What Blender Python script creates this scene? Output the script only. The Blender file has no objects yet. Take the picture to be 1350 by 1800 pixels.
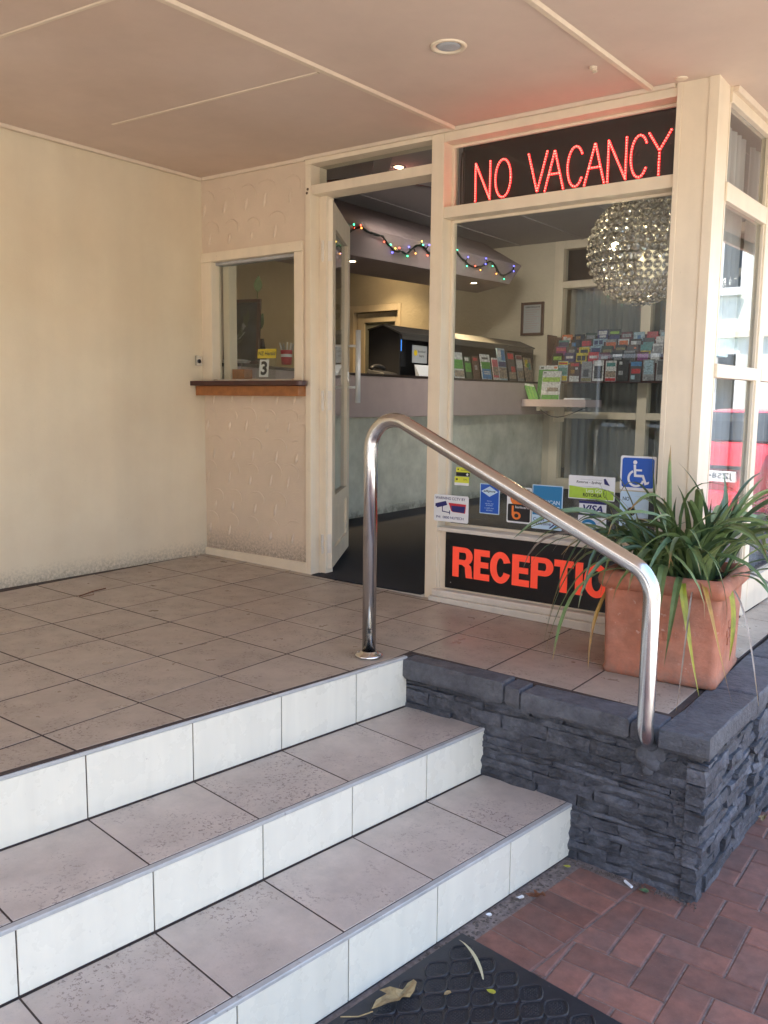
import bpy, bmesh, math, random
from mathutils import Vector, Matrix
random.seed(7)
R = math.radians
scene = bpy.context.scene
COL = scene.collection

# ------------------------------------------------------------------ camera, sky, sun, exposure
cam_d = bpy.data.cameras.new('camera')
cam = bpy.data.objects.new('camera', cam_d); COL.objects.link(cam)
cam_d.sensor_fit = 'VERTICAL'; cam_d.sensor_height = 36.0; cam_d.lens = 36.0 * 1514.18 / 1800.0
cam_d.clip_start = 0.05; cam_d.clip_end = 2000
_y, _p, _r = 0.6331, -0.13, 0.0106
fwd = Vector((-math.sin(_y) * math.cos(_p), math.cos(_y) * math.cos(_p), math.sin(_p)))
rgt = Vector((math.cos(_y), math.sin(_y), 0)); upv = rgt.cross(fwd)
rx = math.cos(_r) * rgt + math.sin(_r) * upv; uy = -math.sin(_r) * rgt + math.cos(_r) * upv
M = Matrix((rx, uy, -fwd)).transposed().to_4x4(); M.translation = Vector((3.8006, -3.4207, 0.9185))
cam.matrix_world = M
scene.camera = cam

SUN_DIR = Vector((-0.30, -0.26, 0.90)).normalized()
world = bpy.data.worlds.new('World'); scene.world = world; world.use_nodes = True
wn = world.node_tree.nodes; wl = world.node_tree.links
sky = wn.new('ShaderNodeTexSky'); sky.sky_type = 'NISHITA'; sky.sun_disc = False
sky.sun_elevation = math.asin(SUN_DIR.z); sky.sun_rotation = math.atan2(SUN_DIR.x, SUN_DIR.y)
sky.air_density = 1.0; sky.dust_density = 2.0; sky.ozone_density = 1.0
bg = wn['Background']; wl.new(sky.outputs['Color'], bg.inputs['Color']); bg.inputs['Strength'].default_value = 0.15
sun_d = bpy.data.lights.new('sun', 'SUN'); sun_d.energy = 5.0; sun_d.angle = R(0.53); sun_d.color = (1.0, 0.93, 0.82)
sun = bpy.data.objects.new('sun', sun_d); COL.objects.link(sun)
sun.rotation_euler = SUN_DIR.to_track_quat('Z', 'Y').to_euler(); sun.location = (0, 0, 30)
vs = scene.view_settings
vs.view_transform = 'Standard'; vs.look = 'None'; vs.gamma = 1.0; vs.use_curve_mapping = False
vs.exposure = 2.62
scene.render.engine = 'CYCLES'
cy = scene.cycles
cy.use_denoising = True
try: cy.denoiser = 'OPENIMAGEDENOISE'
except Exception: pass
cy.max_bounces = 10; cy.diffuse_bounces = 5; cy.glossy_bounces = 5; cy.transmission_bounces = 8; cy.transparent_max_bounces = 16
cy.caustics_reflective = False; cy.caustics_refractive = False
cy.sample_clamp_indirect = 8.0

# ------------------------------------------------------------------ materials
def lin(c):
    return tuple((x / 255.0 / 12.92 if x <= 10 else ((x / 255.0 + 0.055) / 1.055) ** 2.4) for x in c)
MATS = {}
def pmat(name, base, rough=0.6, metal=0.0, spec=0.5, var=None, bump=None, speck=None, stain=None, rnd=0.0, hue=None, emit=None, trans=0.0, rvar=0.0, coat=0.0, streak=None):
    """Principled material, all texture from world position.  var=(scale,amount) light/dark mottling; hue=(scale,colour,amount);
    speck=(scale,threshold,colour,amount,clump); bump=(scale,strength,dist); rnd = brightness change from object to object"""
    if name in MATS: return MATS[name]
    m = bpy.data.materials.new(name); m.use_nodes = True; MATS[name] = m
    nt = m.node_tree; N = nt.nodes; L = nt.links; b = N['Principled BSDF']
    b.inputs['Base Color'].default_value = (*base, 1); b.inputs['Roughness'].default_value = rough
    b.inputs['Metallic'].default_value = metal; b.inputs['Specular IOR Level'].default_value = spec
    if coat: b.inputs['Coat Weight'].default_value = coat
    if trans: b.inputs['Transmission Weight'].default_value = trans
    if emit:
        b.inputs['Emission Color'].default_value = (*emit[0], 1); b.inputs['Emission Strength'].default_value = emit[1]
    geo = N.new('ShaderNodeNewGeometry'); pos = geo.outputs['Position']
    if rnd:
        oi = N.new('ShaderNodeObjectInfo'); va = N.new('ShaderNodeVectorMath'); va.operation = 'MULTIPLY_ADD'
        cx = N.new('ShaderNodeCombineXYZ'); L.new(oi.outputs['Random'], cx.inputs[0]); L.new(oi.outputs['Random'], cx.inputs[1])
        va.inputs[1].default_value = (37, 53, 0); L.new(cx.outputs[0], va.inputs[0]); L.new(pos, va.inputs[2]); pos = va.outputs[0]
    def noise(scale, det=6, r=0.6):
        n = N.new('ShaderNodeTexNoise'); n.inputs['Scale'].default_value = scale; n.inputs['Detail'].default_value = det
        n.inputs['Roughness'].default_value = r; L.new(pos, n.inputs['Vector']); return n.outputs['Fac']
    def mr(v, a, bb, c, d):
        n = N.new('ShaderNodeMapRange'); n.inputs[1].default_value = a; n.inputs[2].default_value = bb; n.inputs[3].default_value = c; n.inputs[4].default_value = d
        L.new(v, n.inputs[0]); return n.outputs[0]
    def mul(a, bb):
        n = N.new('ShaderNodeMath'); n.operation = 'MULTIPLY'
        for i, v in enumerate((a, bb)):
            if isinstance(v, (int, float)): n.inputs[i].default_value = v
            else: L.new(v, n.inputs[i])
        return n.outputs[0]
    def mix(fac, a, bb, mode='MIX'):
        n = N.new('ShaderNodeMix'); n.data_type = 'RGBA'; n.blend_type = mode
        if isinstance(fac, (int, float)): n.inputs[0].default_value = fac
        else: L.new(fac, n.inputs[0])
        for i, v in ((6, a), (7, bb)):
            if isinstance(v, tuple): n.inputs[i].default_value = (*v, 1)
            else: L.new(v, n.inputs[i])
        return n.outputs[2]
    col = base
    if hue: col = mix(mr(noise(hue[0], 5, 0.55), 0.38, 0.66, 0, hue[2]), col, hue[1])
    if var:
        f = mr(noise(var[0], 8, 0.65), 0.3, 0.7, 1 - var[1], 1 + var[1] * 0.6)
        cc = N.new('ShaderNodeCombineColor')
        for i in range(3): L.new(f, cc.inputs[i])
        col = mix(1.0, col, cc.outputs[0], 'MULTIPLY')
    if streak:   # soft upright brush and run marks; on the left wall, painted light bands
        sm = N.new('ShaderNodeVectorMath'); sm.operation = 'MULTIPLY'; sm.inputs[1].default_value = (1, 1, 0.09); L.new(pos, sm.inputs[0])
        n2 = N.new('ShaderNodeTexNoise'); n2.inputs['Scale'].default_value = streak[0]; n2.inputs['Detail'].default_value = 5; L.new(sm.outputs[0], n2.inputs['Vector'])
        f = mr(n2.outputs['Fac'], 0.3, 0.7, 1 - streak[1], 1 + streak[1] * 0.7)
        cc = N.new('ShaderNodeCombineColor')
        for i in range(3): L.new(f, cc.inputs[i])
        col = mix(1.0, col, cc.outputs[0], 'MULTIPLY')
    if rnd:
        f = mr(oi.outputs['Random'], 0, 1, 1 - rnd, 1 + rnd)
        cc = N.new('ShaderNodeCombineColor')
        for i in range(3): L.new(f, cc.inputs[i])
        col = mix(1.0, col, cc.outputs[0], 'MULTIPLY')
    if speck:
        s = mr(noise(speck[0], 3, 0.7), speck[1], speck[1] + 0.05, 0, speck[3])
        if len(speck) > 4: s = mul(s, mr(noise(speck[4], 3, 0.6), 0.45, 0.62, 0.05, 1))
        col = mix(s, col, speck[2])
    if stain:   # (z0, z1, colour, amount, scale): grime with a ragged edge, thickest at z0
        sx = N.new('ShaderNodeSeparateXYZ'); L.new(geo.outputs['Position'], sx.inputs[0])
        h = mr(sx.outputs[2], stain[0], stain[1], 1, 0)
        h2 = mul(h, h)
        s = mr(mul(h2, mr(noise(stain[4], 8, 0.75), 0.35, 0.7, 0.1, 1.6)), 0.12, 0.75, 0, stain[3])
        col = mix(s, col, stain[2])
    if not isinstance(col, tuple): L.new(col, b.inputs['Base Color'])
    if rvar: L.new(mr(noise(9, 5, 0.6), 0.3, 0.7, max(0.03, rough - rvar), rough + rvar), b.inputs['Roughness'])
    if bump:
        bn = N.new('ShaderNodeBump'); bn.inputs['Strength'].default_value = bump[1]; bn.inputs['Distance'].default_value = bump[2]
        L.new(noise(bump[0], 8, 0.62), bn.inputs['Height']); L.new(bn.outputs[0], b.inputs['Normal'])
    return m

def glass_mat(name, tint=(0.93, 0.95, 0.94), boost=1.0):
    m = bpy.data.materials.new(name); m.use_nodes = True; nt = m.node_tree; N = nt.nodes; L = nt.links
    N.remove(N['Principled BSDF']); out = N['Material Output']
    t = N.new('ShaderNodeBsdfTransparent'); t.inputs[0].default_value = (*tint, 1)
    g = N.new('ShaderNodeBsdfGlossy'); g.inputs['Roughness'].default_value = 0.0
    fr = N.new('ShaderNodeFresnel'); ge = N.new('ShaderNodeNewGeometry'); ior = N.new('ShaderNodeMapRange')
    ior.inputs[3].default_value = 1.5; ior.inputs[4].default_value = 1 / 1.5; L.new(ge.outputs['Backfacing'], ior.inputs[0]); L.new(ior.outputs[0], fr.inputs[0])   # thin pane: no inner total reflection
    mm = N.new('ShaderNodeMath'); mm.operation = 'MULTIPLY'; mm.use_clamp = True; mm.inputs[1].default_value = boost; L.new(fr.outputs[0], mm.inputs[0])
    mx = N.new('ShaderNodeMixShader'); L.new(mm.outputs[0], mx.inputs[0]); L.new(t.outputs[0], mx.inputs[1]); L.new(g.outputs[0], mx.inputs[2])
    L.new(mx.outputs[0], out.inputs[0]); return m
def sheer_mat(name, col, opac):
    m = bpy.data.materials.new(name); m.use_nodes = True; nt = m.node_tree; N = nt.nodes; L = nt.links
    N.remove(N['Principled BSDF']); out = N['Material Output']
    d = N.new('ShaderNodeBsdfDiffuse'); d.inputs[0].default_value = (*col, 1)
    tl = N.new('ShaderNodeBsdfTranslucent'); tl.inputs[0].default_value = (*col, 1)
    t = N.new('ShaderNodeBsdfTransparent')
    a = N.new('ShaderNodeMixShader'); a.inputs[0].default_value = 0.45; L.new(d.outputs[0], a.inputs[1]); L.new(tl.outputs[0], a.inputs[2])
    b = N.new('ShaderNodeMixShader'); b.inputs[0].default_value = opac; L.new(t.outputs[0], b.inputs[1]); L.new(a.outputs[0], b.inputs[2])
    L.new(b.outputs[0], out.inputs[0]); return m

mCREAM = pmat('left wall paint', (0.72, 0.628, 0.465), 0.75, var=(1.6, 0.07), hue=(2.5, (0.68, 0.565, 0.40), 0.6), bump=(160, 0.35, 0.003), speck=(90, 0.69, (0.30, 0.25, 0.17), 0.55, 4), streak=(2.6, 0.085), stain=(-0.01, 0.17, (0.15, 0.13, 0.105), 0.55, 70))  # streak puts soft upright bands of light and shade into the wall colour
mTEXT = pmat('textured plaster', (0.69, 0.56, 0.425), 0.8, var=(3, 0.08), bump=(110, 0.6, 0.004), speck=(70, 0.69, (0.16, 0.13, 0.1), 0.6, 5), stain=(0.03, 0.28, (0.13, 0.115, 0.1), 0.6, 70))
mTRIM = pmat('cream gloss trim', (0.785, 0.675, 0.515), 0.42, var=(6, 0.06), bump=(35, 0.12, 0.002), speck=(48, 0.695, (0.24, 0.18, 0.13), 0.6, 5), streak=(14, 0.05))
mTRIMW = pmat('worn sill paint', (0.70, 0.64, 0.55), 0.5, var=(12, 0.12), bump=(50, 0.25, 0.002), speck=(30, 0.66, (0.18, 0.15, 0.13), 0.6, 7))
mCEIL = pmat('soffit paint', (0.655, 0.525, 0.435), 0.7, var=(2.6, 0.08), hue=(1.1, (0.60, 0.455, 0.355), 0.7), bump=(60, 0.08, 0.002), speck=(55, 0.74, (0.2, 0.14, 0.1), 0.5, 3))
mBATT = pmat('batten paint', (0.72, 0.60, 0.46), 0.6, var=(9, 0.1), speck=(60, 0.68, (0.25, 0.17, 0.1), 0.6, 5))
mTILE = pmat('landing tile', (0.42, 0.35, 0.278), 0.38, var=(11, 0.17), hue=(3.2, (0.375, 0.30, 0.235), 0.7), bump=(90, 0.25, 0.0015), speck=(95, 0.565, (0.15, 0.105, 0.085), 0.8, 9), rnd=0.045, rvar=0.12)
mTREAD = pmat('tread tile', (0.525, 0.45, 0.385), 0.42, var=(10, 0.16), hue=(4, (0.45, 0.375, 0.325), 0.7), bump=(100, 0.4, 0.002), speck=(105, 0.56, (0.17, 0.125, 0.115), 0.85, 3.6), rnd=0.04, rvar=0.1)
mRISER = pmat('riser tile', (0.78, 0.75, 0.635), 0.28, var=(1.2, 0.05), bump=(40, 0.06, 0.001), streak=(22, 0.05), speck=(55, 0.685, (0.38, 0.34, 0.29), 0.5, 6), rnd=0.02, rvar=0.08)
mGROUT = pmat('grout', (0.062, 0.043, 0.036), 0.85, var=(40, 0.3))
mNOSE = pmat('nosing trim', (0.44, 0.44, 0.43), 0.45, var=(14, 0.22), bump=(70, 0.2, 0.001), speck=(50, 0.62, (0.2, 0.19, 0.18), 0.7, 7))
mSTONE = pmat('painted slate stone', (0.058, 0.060, 0.072), 0.66, var=(34, 0.5), hue=(11, (0.125, 0.13, 0.15), 0.8), bump=(55, 1.0, 0.014), speck=(120, 0.66, (0.3, 0.31, 0.33), 0.6, 12), rnd=0.3, rvar=0.15)
mCAP = pmat('painted cap stone', (0.092, 0.095, 0.11), 0.66, var=(26, 0.4), hue=(8, (0.14, 0.145, 0.16), 0.7), bump=(60, 1.0, 0.012), speck=(120, 0.71, (0.4, 0.4, 0.42), 0.6, 8), rnd=0.12)
mMORT = pmat('slate joint', (0.035, 0.038, 0.048), 0.9, var=(30, 0.4), bump=(40, 0.8, 0.01))
mPATCH = pmat('mortar patch', (0.10, 0.104, 0.12), 0.85, var=(40, 0.3), bump=(70, 0.9, 0.006))
mBRICK = pmat('red clay paver', (0.225, 0.098, 0.070), 0.8, var=(22, 0.28), hue=(6, (0.155, 0.085, 0.068), 0.9), bump=(230, 0.5, 0.002), speck=(190, 0.66, (0.33, 0.2, 0.18), 0.5), rnd=0.2)
mSAND = pmat('paver joint sand', (0.21, 0.165, 0.145), 0.95, var=(60, 0.5), bump=(120, 0.6, 0.004), speck=(90, 0.66, (0.3, 0.26, 0.25), 0.7))
mSTEEL = pmat('polished steel', (0.64, 0.645, 0.65), 0.20, metal=1.0, var=(40, 0.05), rvar=0.07)
mBRUSH = pmat('brushed steel', (0.88, 0.88, 0.87), 0.5, metal=0.35)
mDRYS = pmat('rusty screw', (0.12, 0.07, 0.04), 0.7)
mCHROME = pmat('chrome', (0.8, 0.8, 0.8), 0.12, metal=1.0)
mTERRA = pmat('terracotta', (0.45, 0.15, 0.082), 0.72, var=(14, 0.3), hue=(6, (0.48, 0.235, 0.16), 0.75), bump=(60, 0.7, 0.004), speck=(38, 0.63, (0.62, 0.44, 0.36), 0.6, 5), stain=(-0.06, 0.07, (0.24, 0.15, 0.11), 0.6, 30))
mSOIL = pmat('potting soil', (0.03, 0.022, 0.016), 0.95, var=(50, 0.5), bump=(60, 1.0, 0.02))
def leafmat(n, c, c2):
    m = pmat(n, c, 0.4, var=(35, 0.22), hue=(14, c2, 0.7), rnd=0.28, spec=0.5)
    nt = m.node_tree; N = nt.nodes; L = nt.links; b = N['Principled BSDF']; src = b.inputs['Base Color'].links[0].from_socket
    a = N.new('ShaderNodeAttribute'); a.attribute_name = 'along'; oi = N.new('ShaderNodeObjectInfo')
    ad = N.new('ShaderNodeMath'); ad.operation = 'ADD'; L.new(a.outputs['Fac'], ad.inputs[0])
    rr = N.new('ShaderNodeMapRange'); rr.inputs[3].default_value = -0.12; rr.inputs[4].default_value = 0.10; L.new(oi.outputs['Random'], rr.inputs[0]); L.new(rr.outputs[0], ad.inputs[1])
    mr = N.new('ShaderNodeMapRange'); mr.inputs[1].default_value = 0.90; mr.inputs[2].default_value = 0.99; L.new(ad.outputs[0], mr.inputs[0])
    mx = N.new('ShaderNodeMix'); mx.data_type = 'RGBA'; L.new(mr.outputs[0], mx.inputs[0]); L.new(src, mx.inputs[6]); mx.inputs[7].default_value = (0.26, 0.17, 0.07, 1); L.new(mx.outputs[2], b.inputs['Base Color'])   # dry brown tips
    return m
mLEAF = leafmat('leaf green', (0.13, 0.20, 0.07), (0.19, 0.26, 0.11))
mLEAFD = leafmat('leaf dark', (0.075, 0.135, 0.062), (0.105, 0.175, 0.09))
mLEAFL = leafmat('leaf light', (0.17, 0.24, 0.085), (0.23, 0.29, 0.13))
mLEAFY = leafmat('leaf yellow', (0.44, 0.40, 0.035), (0.22, 0.28, 0.04))
mLEAFO = leafmat('leaf ochre', (0.48, 0.27, 0.05), (0.30, 0.13, 0.03))
mLEAFB = leafmat('leaf dry', (0.22, 0.17, 0.13), (0.42, 0.36, 0.3))
mRUBBER = pmat('black rubber', (0.019, 0.019, 0.023), 0.5, var=(30, 0.3), bump=(200, 0.3, 0.002), speck=(70, 0.70, (0.16, 0.13, 0.12), 0.5, 6))
mCARPET = pmat('charcoal carpet', (0.022, 0.022, 0.026), 0.95, var=(140, 0.55), bump=(300, 1.0, 0.006), speck=(220, 0.64, (0.09, 0.09, 0.1), 0.5))
mBLACK = pmat('black board', (0.006, 0.006, 0.008), 0.25, var=(8, 0.2))
mBLACKM = pmat('black panel', (0.009, 0.007, 0.008), 0.55, var=(8, 0.2))
mRED = pmat('fluoro red letter', (0.92, 0.085, 0.045), 0.5, var=(20, 0.05), emit=((1.0, 0.07, 0.03), 0.05))
mLED = pmat('led red', (0.9, 0.05, 0.05), 0.4, emit=((1.0, 0.018, 0.02), 1.5))
mLEDC = pmat('led core', (0.9, 0.4, 0.3), 0.4, emit=((1.0, 0.20, 0.13), 1.3))
mLEDOFF = pmat('led unlit', (0.10, 0.012, 0.014), 0.3)
mWHITE = pmat('white print', (0.80, 0.81, 0.82), 0.45, var=(20, 0.03))
mINK = pmat('dark ink', (0.012, 0.012, 0.016), 0.5)
mNAVY = pmat('navy print', (0.02, 0.022, 0.14), 0.5)
mBLUE = pmat('blue print', (0.015, 0.10, 0.48), 0.4)
mBLUE2 = pmat('mid blue print', (0.02, 0.20, 0.42), 0.4)
mPALEB = pmat('pale blue print', (0.55, 0.72, 0.85), 0.4)
mGREENP = pmat('lime print', (0.42, 0.62, 0.06), 0.4, var=(25, 0.15))
mYEL = pmat('yellow print', (0.80, 0.58, 0.02), 0.5)
mYELG = pmat('yellow green print', (0.70, 0.72, 0.06), 0.5)
mREDP = pmat('red print', (0.55, 0.03, 0.05), 0.5)
mORNG = pmat('orange print', (0.85, 0.22, 0.04), 0.5)
mGREYP = pmat('grey print', (0.42, 0.44, 0.46), 0.5)
mINWALL = pmat('inner wall plaster', (0.66, 0.58, 0.44), 0.8, var=(2.5, 0.09), bump=(26, 0.5, 0.012))
mINCEIL = pmat('inner ceiling', (0.40, 0.375, 0.37), 0.7, var=(2, 0.06))
mPINK = pmat('counter fascia laminate', (0.43, 0.345, 0.335), 0.55, var=(7, 0.07))
mBASE = pmat('counter base paint', (0.60, 0.60, 0.51), 0.7, var=(7, 0.2), hue=(4, (0.46, 0.47, 0.385), 0.8), bump=(40, 0.4, 0.006), stain=(-0.02, 0.16, (0.08, 0.075, 0.06), 0.7, 14))
mTOP = pmat('dark counter top', (0.03, 0.018, 0.016), 0.3, var=(9, 0.2))
mBOXK = pmat('black cabinet', (0.008, 0.008, 0.01), 0.55)
mHOOD = pmat('dark grey hood', (0.05, 0.046, 0.042), 0.6, var=(9, 0.15))
mWOODD = pmat('dark stained wood', (0.065, 0.022, 0.018), 0.3, var=(20, 0.3))
mWOOD = pmat('varnished wood', (0.36, 0.135, 0.04), 0.4, var=(25, 0.3))
mGLASS = glass_mat('window glass')
mGLASSS = glass_mat('side window glass', (0.92, 0.94, 0.94), 1.1)
mCURT = sheer_mat('grey net curtain', (0.62, 0.59, 0.56), 0.93)
mNET = sheer_mat('white net curtain', (0.88, 0.89, 0.9), 0.8)
mNET2 = sheer_mat('thin net curtain', (0.88, 0.89, 0.9), 0.4)
mCARD = pmat('car red paint', (0.62, 0.02, 0.035), 0.25, coat=0.8)
mCARW = pmat('car window', (0.02, 0.025, 0.03), 0.04)
mTYRE = pmat('tyre', (0.02, 0.02, 0.02), 0.8)
mPLAST = pmat('black plastic', (0.02, 0.02, 0.022), 0.5)
mASPH = pmat('asphalt', (0.10, 0.098, 0.094), 0.9, var=(8, 0.2), bump=(90, 0.5, 0.006))
mPATH = pmat('concrete path', (0.34, 0.32, 0.29), 0.85, var=(3, 0.12), bump=(60, 0.3, 0.003))
mRENDER = pmat('pale green render', (0.66, 0.72, 0.66), 0.8, var=(1.2, 0.06))
mROOF = pmat('roof iron', (0.30, 0.30, 0.31), 0.5, var=(2, 0.1))
mCABLE = pmat('dark green cable', (0.008, 0.014, 0.010), 0.5)
mCRYS = pmat('crystal bead', (0.82, 0.81, 0.79), 0.03, trans=0.86, spec=0.9)
mWIRE = pmat('dark chrome wire', (0.2, 0.19, 0.175), 0.28, metal=1.0)
mBULB = pmat('lit bulb', (1, 0.9, 0.7), 0.3, emit=((1.0, 0.80, 0.50), 70.0))
mBULB2 = pmat('frosted lamp', (0.85, 0.78, 0.5), 0.4, emit=((1.0, 0.84, 0.58), 0.16))
mDLIGHT = pmat('lit downlight', (1, 0.9, 0.7), 0.3, emit=((1.0, 0.72, 0.38), 18.0))
mSCREEN = pmat('blue screen', (0.02, 0.1, 0.3), 0.2, emit=((0.05, 0.28, 0.9), 0.55))

# ------------------------------------------------------------------ building helpers
def wloc(o):
    v = Vector((0, 0, 0))
    while o is not None: v = v + o.location; o = o.parent
    return v
class MB:
    def __init__(s): s.v = []; s.f = []
    def add(s, vs, fs):
        n = len(s.v); s.v += [tuple(v) for v in vs]; s.f += [tuple(i + n for i in f) for f in fs]; return s
    def hexa(s, b, t):   # 4 bottom (ccw from above), 4 top
        return s.add(list(b) + list(t), [(3, 2, 1, 0), (4, 5, 6, 7), (0, 1, 5, 4), (1, 2, 6, 5), (2, 3, 7, 6), (3, 0, 4, 7)])
    def box(s, x0, x1, y0, y1, z0, z1):
        return s.hexa([(x0, y0, z0), (x1, y0, z0), (x1, y1, z0), (x0, y1, z0)], [(x0, y0, z1), (x1, y0, z1), (x1, y1, z1), (x0, y1, z1)])
    def obox(s, c, ax, ay, az):   # centre and three half axes
        c, ax, ay, az = map(Vector, (c, ax, ay, az))
        q = [c - ax - ay, c + ax - ay, c + ax + ay, c - ax + ay]
        return s.hexa([p - az for p in q], [p + az for p in q])
    def prism(s, poly, z0, z1, ch=0.0, zf=None):   # convex polygon ccw in xy, chamfered top
        n = len(poly); zf = zf or (lambda x, y: 0.0)
        top = inset(poly, ch) if ch else poly
        if len(top) != n: top = poly; ch = 0
        vs = [(x, y, z0 + zf(x, y)) for x, y in poly] + [(x, y, z1 - ch + zf(x, y)) for x, y in poly]
        fs = [tuple(range(n - 1, -1, -1))] + [(i, (i + 1) % n, n + (i + 1) % n, n + i) for i in range(n)]
        if ch:
            vs += [(x, y, z1 + zf(x, y)) for x, y in top]
            fs += [(n + i, n + (i + 1) % n, 2 * n + (i + 1) % n, 2 * n + i) for i in range(n)] + [tuple(range(2 * n, 3 * n))]
        else: fs.append(tuple(range(n, 2 * n)))
        return s.add(vs, fs)
    def tube(s, pts, r, n=12, caps=True, flat=1.0, upref=None):
        pts = [Vector(p) for p in pts]; m = len(pts); rs = r if isinstance(r, (list, tuple)) else [r] * m
        t0 = (pts[1] - pts[0]).normalized()
        u = Vector(upref) if upref else (Vector((0, 0, 1)) if abs(t0.z) < 0.9 else Vector((1, 0, 0)))
        vs = []
        for i, p in enumerate(pts):
            t = (pts[min(i + 1, m - 1)] - pts[max(i - 1, 0)]).normalized()
            a = t.cross(u)
            if a.length < 1e-6: a = t.orthogonal()
            a.normalize(); b = a.cross(t).normalized(); u = b
            for k in range(n):
                w = 2 * math.pi * k / n; vs.append(p + (a * math.cos(w) + b * math.sin(w) * flat) * rs[i])
        fs = [(i * n + k, i * n + (k + 1) % n, (i + 1) * n + (k + 1) % n, (i + 1) * n + k) for i in range(m - 1) for k in range(n)]
        if caps: fs += [tuple(range(n - 1, -1, -1)), tuple(range((m - 1) * n, m * n))]
        return s.add(vs, fs)
    def lathe(s, prof, c, n=24, axis='z'):
        vs = []
        for r, h in prof:
            for k in range(n):
                w = 2 * math.pi * k / n; x, y = r * math.cos(w), r * math.sin(w)
                q = {'z': (x, y, h), 'y': (x, h, y), 'x': (h, x, y)}[axis]; vs.append((c[0] + q[0], c[1] + q[1], c[2] + q[2]))
        m = len(prof)
        fs = [(i * n + k, i * n + (k + 1) % n, (i + 1) * n + (k + 1) % n, (i + 1) * n + k) for i in range(m - 1) for k in range(n)]
        if prof[0][0] > 1e-6: fs.append(tuple(range(n - 1, -1, -1)))
        if prof[-1][0] > 1e-6: fs.append(tuple(range((m - 1) * n, m * n)))
        return s.add(vs, fs)
    def ball(s, c, r, n=8, m=6, sc=(1, 1, 1)):
        return s.add([(c[0] + sc[0] * r * math.sin(math.pi * i / m) * math.cos(2 * math.pi * k / n), c[1] + sc[1] * r * math.sin(math.pi * i / m) * math.sin(2 * math.pi * k / n), c[2] + sc[2] * r * math.cos(math.pi * i / m)) for i in range(m + 1) for k in range(n)],
                     [(i * n + k, (i + 1) * n + k, (i + 1) * n + (k + 1) % n, i * n + (k + 1) % n) for i in range(m) for k in range(n)])
    def mesh(s, name, off=Vector((0, 0, 0)), bevel=0.0, smooth=False, fix=True):
        me = bpy.data.meshes.new(name)
        me.from_pydata([(v[0] - off.x, v[1] - off.y, v[2] - off.z) for v in s.v], [], s.f)
        if bevel or fix:
            bm = bmesh.new(); bm.from_mesh(me)
            if fix: bmesh.ops.recalc_face_normals(bm, faces=bm.faces)
            if bevel: bmesh.ops.bevel(bm, geom=list(bm.edges), offset=bevel, segments=2, affect='EDGES', profile=0.6, clamp_overlap=True)
            bm.to_mesh(me); bm.free()
        if smooth:
            for p in me.polygons: p.use_smooth = True
        me.update(); return me
    def build(s, name, mat, parent=None, bevel=0.0, smooth=False, **props):
        off = wloc(parent) if parent else Vector((0, 0, 0))
        me = s.mesh(name, off, bevel, smooth); me.materials.append(mat)
        return link(name, me, parent, **props)
def link(name, me, parent=None, loc=None, **props):
    o = bpy.data.objects.new(name, me); COL.objects.link(o)
    if parent: o.parent = parent
    if loc is not None: o.location = loc
    for k, v in props.items():
        if v is not None: o['category' if k == 'cat' else k] = v
    return o
def thing(name, label, cat, loc=(0, 0, 0), group=None):
    return link(name, None, None, loc, label=label, cat=cat, group=group)
def clip(poly, p, n):
    out = []; m = len(poly)
    for i in range(m):
        a, b = poly[i], poly[(i + 1) % m]
        da = (a[0] - p[0]) * n[0] + (a[1] - p[1]) * n[1]; db = (b[0] - p[0]) * n[0] + (b[1] - p[1]) * n[1]
        if da >= 0: out.append(a)
        if da * db < 0:
            t = da / (da - db); out.append((a[0] + t * (b[0] - a[0]), a[1] + t * (b[1] - a[1])))
    res = []
    for q in out:
        if not res or (abs(q[0] - res[-1][0]) + abs(q[1] - res[-1][1])) > 1e-4: res.append(q)
    if len(res) > 1 and abs(res[0][0] - res[-1][0]) + abs(res[0][1] - res[-1][1]) < 1e-4: res.pop()
    return res
def area(p): return 0.5 * sum(p[i][0] * p[(i + 1) % len(p)][1] - p[(i + 1) % len(p)][0] * p[i][1] for i in range(len(p)))
def inset(poly, d):
    out = list(poly); m = len(poly)
    for i in range(m):
        a, b = poly[i], poly[(i + 1) % m]; ex, ey = b[0] - a[0], b[1] - a[1]; l = math.hypot(ex, ey)
        if l < 1e-6: continue
        n = (-ey / l, ex / l); out = clip(out, (a[0] + n[0] * d, a[1] + n[1] * d), n)
        if len(out) < 3: return []
    return out
_cache = {}
def piece(name, poly, z0, z1, ch, mat, parent, zf=None):
    """one tile or brick; alike pieces share their mesh"""
    zf = zf or (lambda x, y: 0.0)
    o = Vector((poly[0][0], poly[0][1], z1 + zf(*poly[0])))
    key = (name, mat.name, round(z1 - z0, 4), tuple((round(x - o.x, 3), round(y - o.y, 3)) for x, y in poly))
    me = _cache.get(key)
    if me is None:
        me = MB().prism(poly, z0, z1, ch, zf).mesh(name, o); me.materials.append(mat); _cache[key] = me
    return link(name, me, parent, o - wloc(parent) + Vector((0, 0, random.uniform(-0.0006, 0.0006))))

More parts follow.
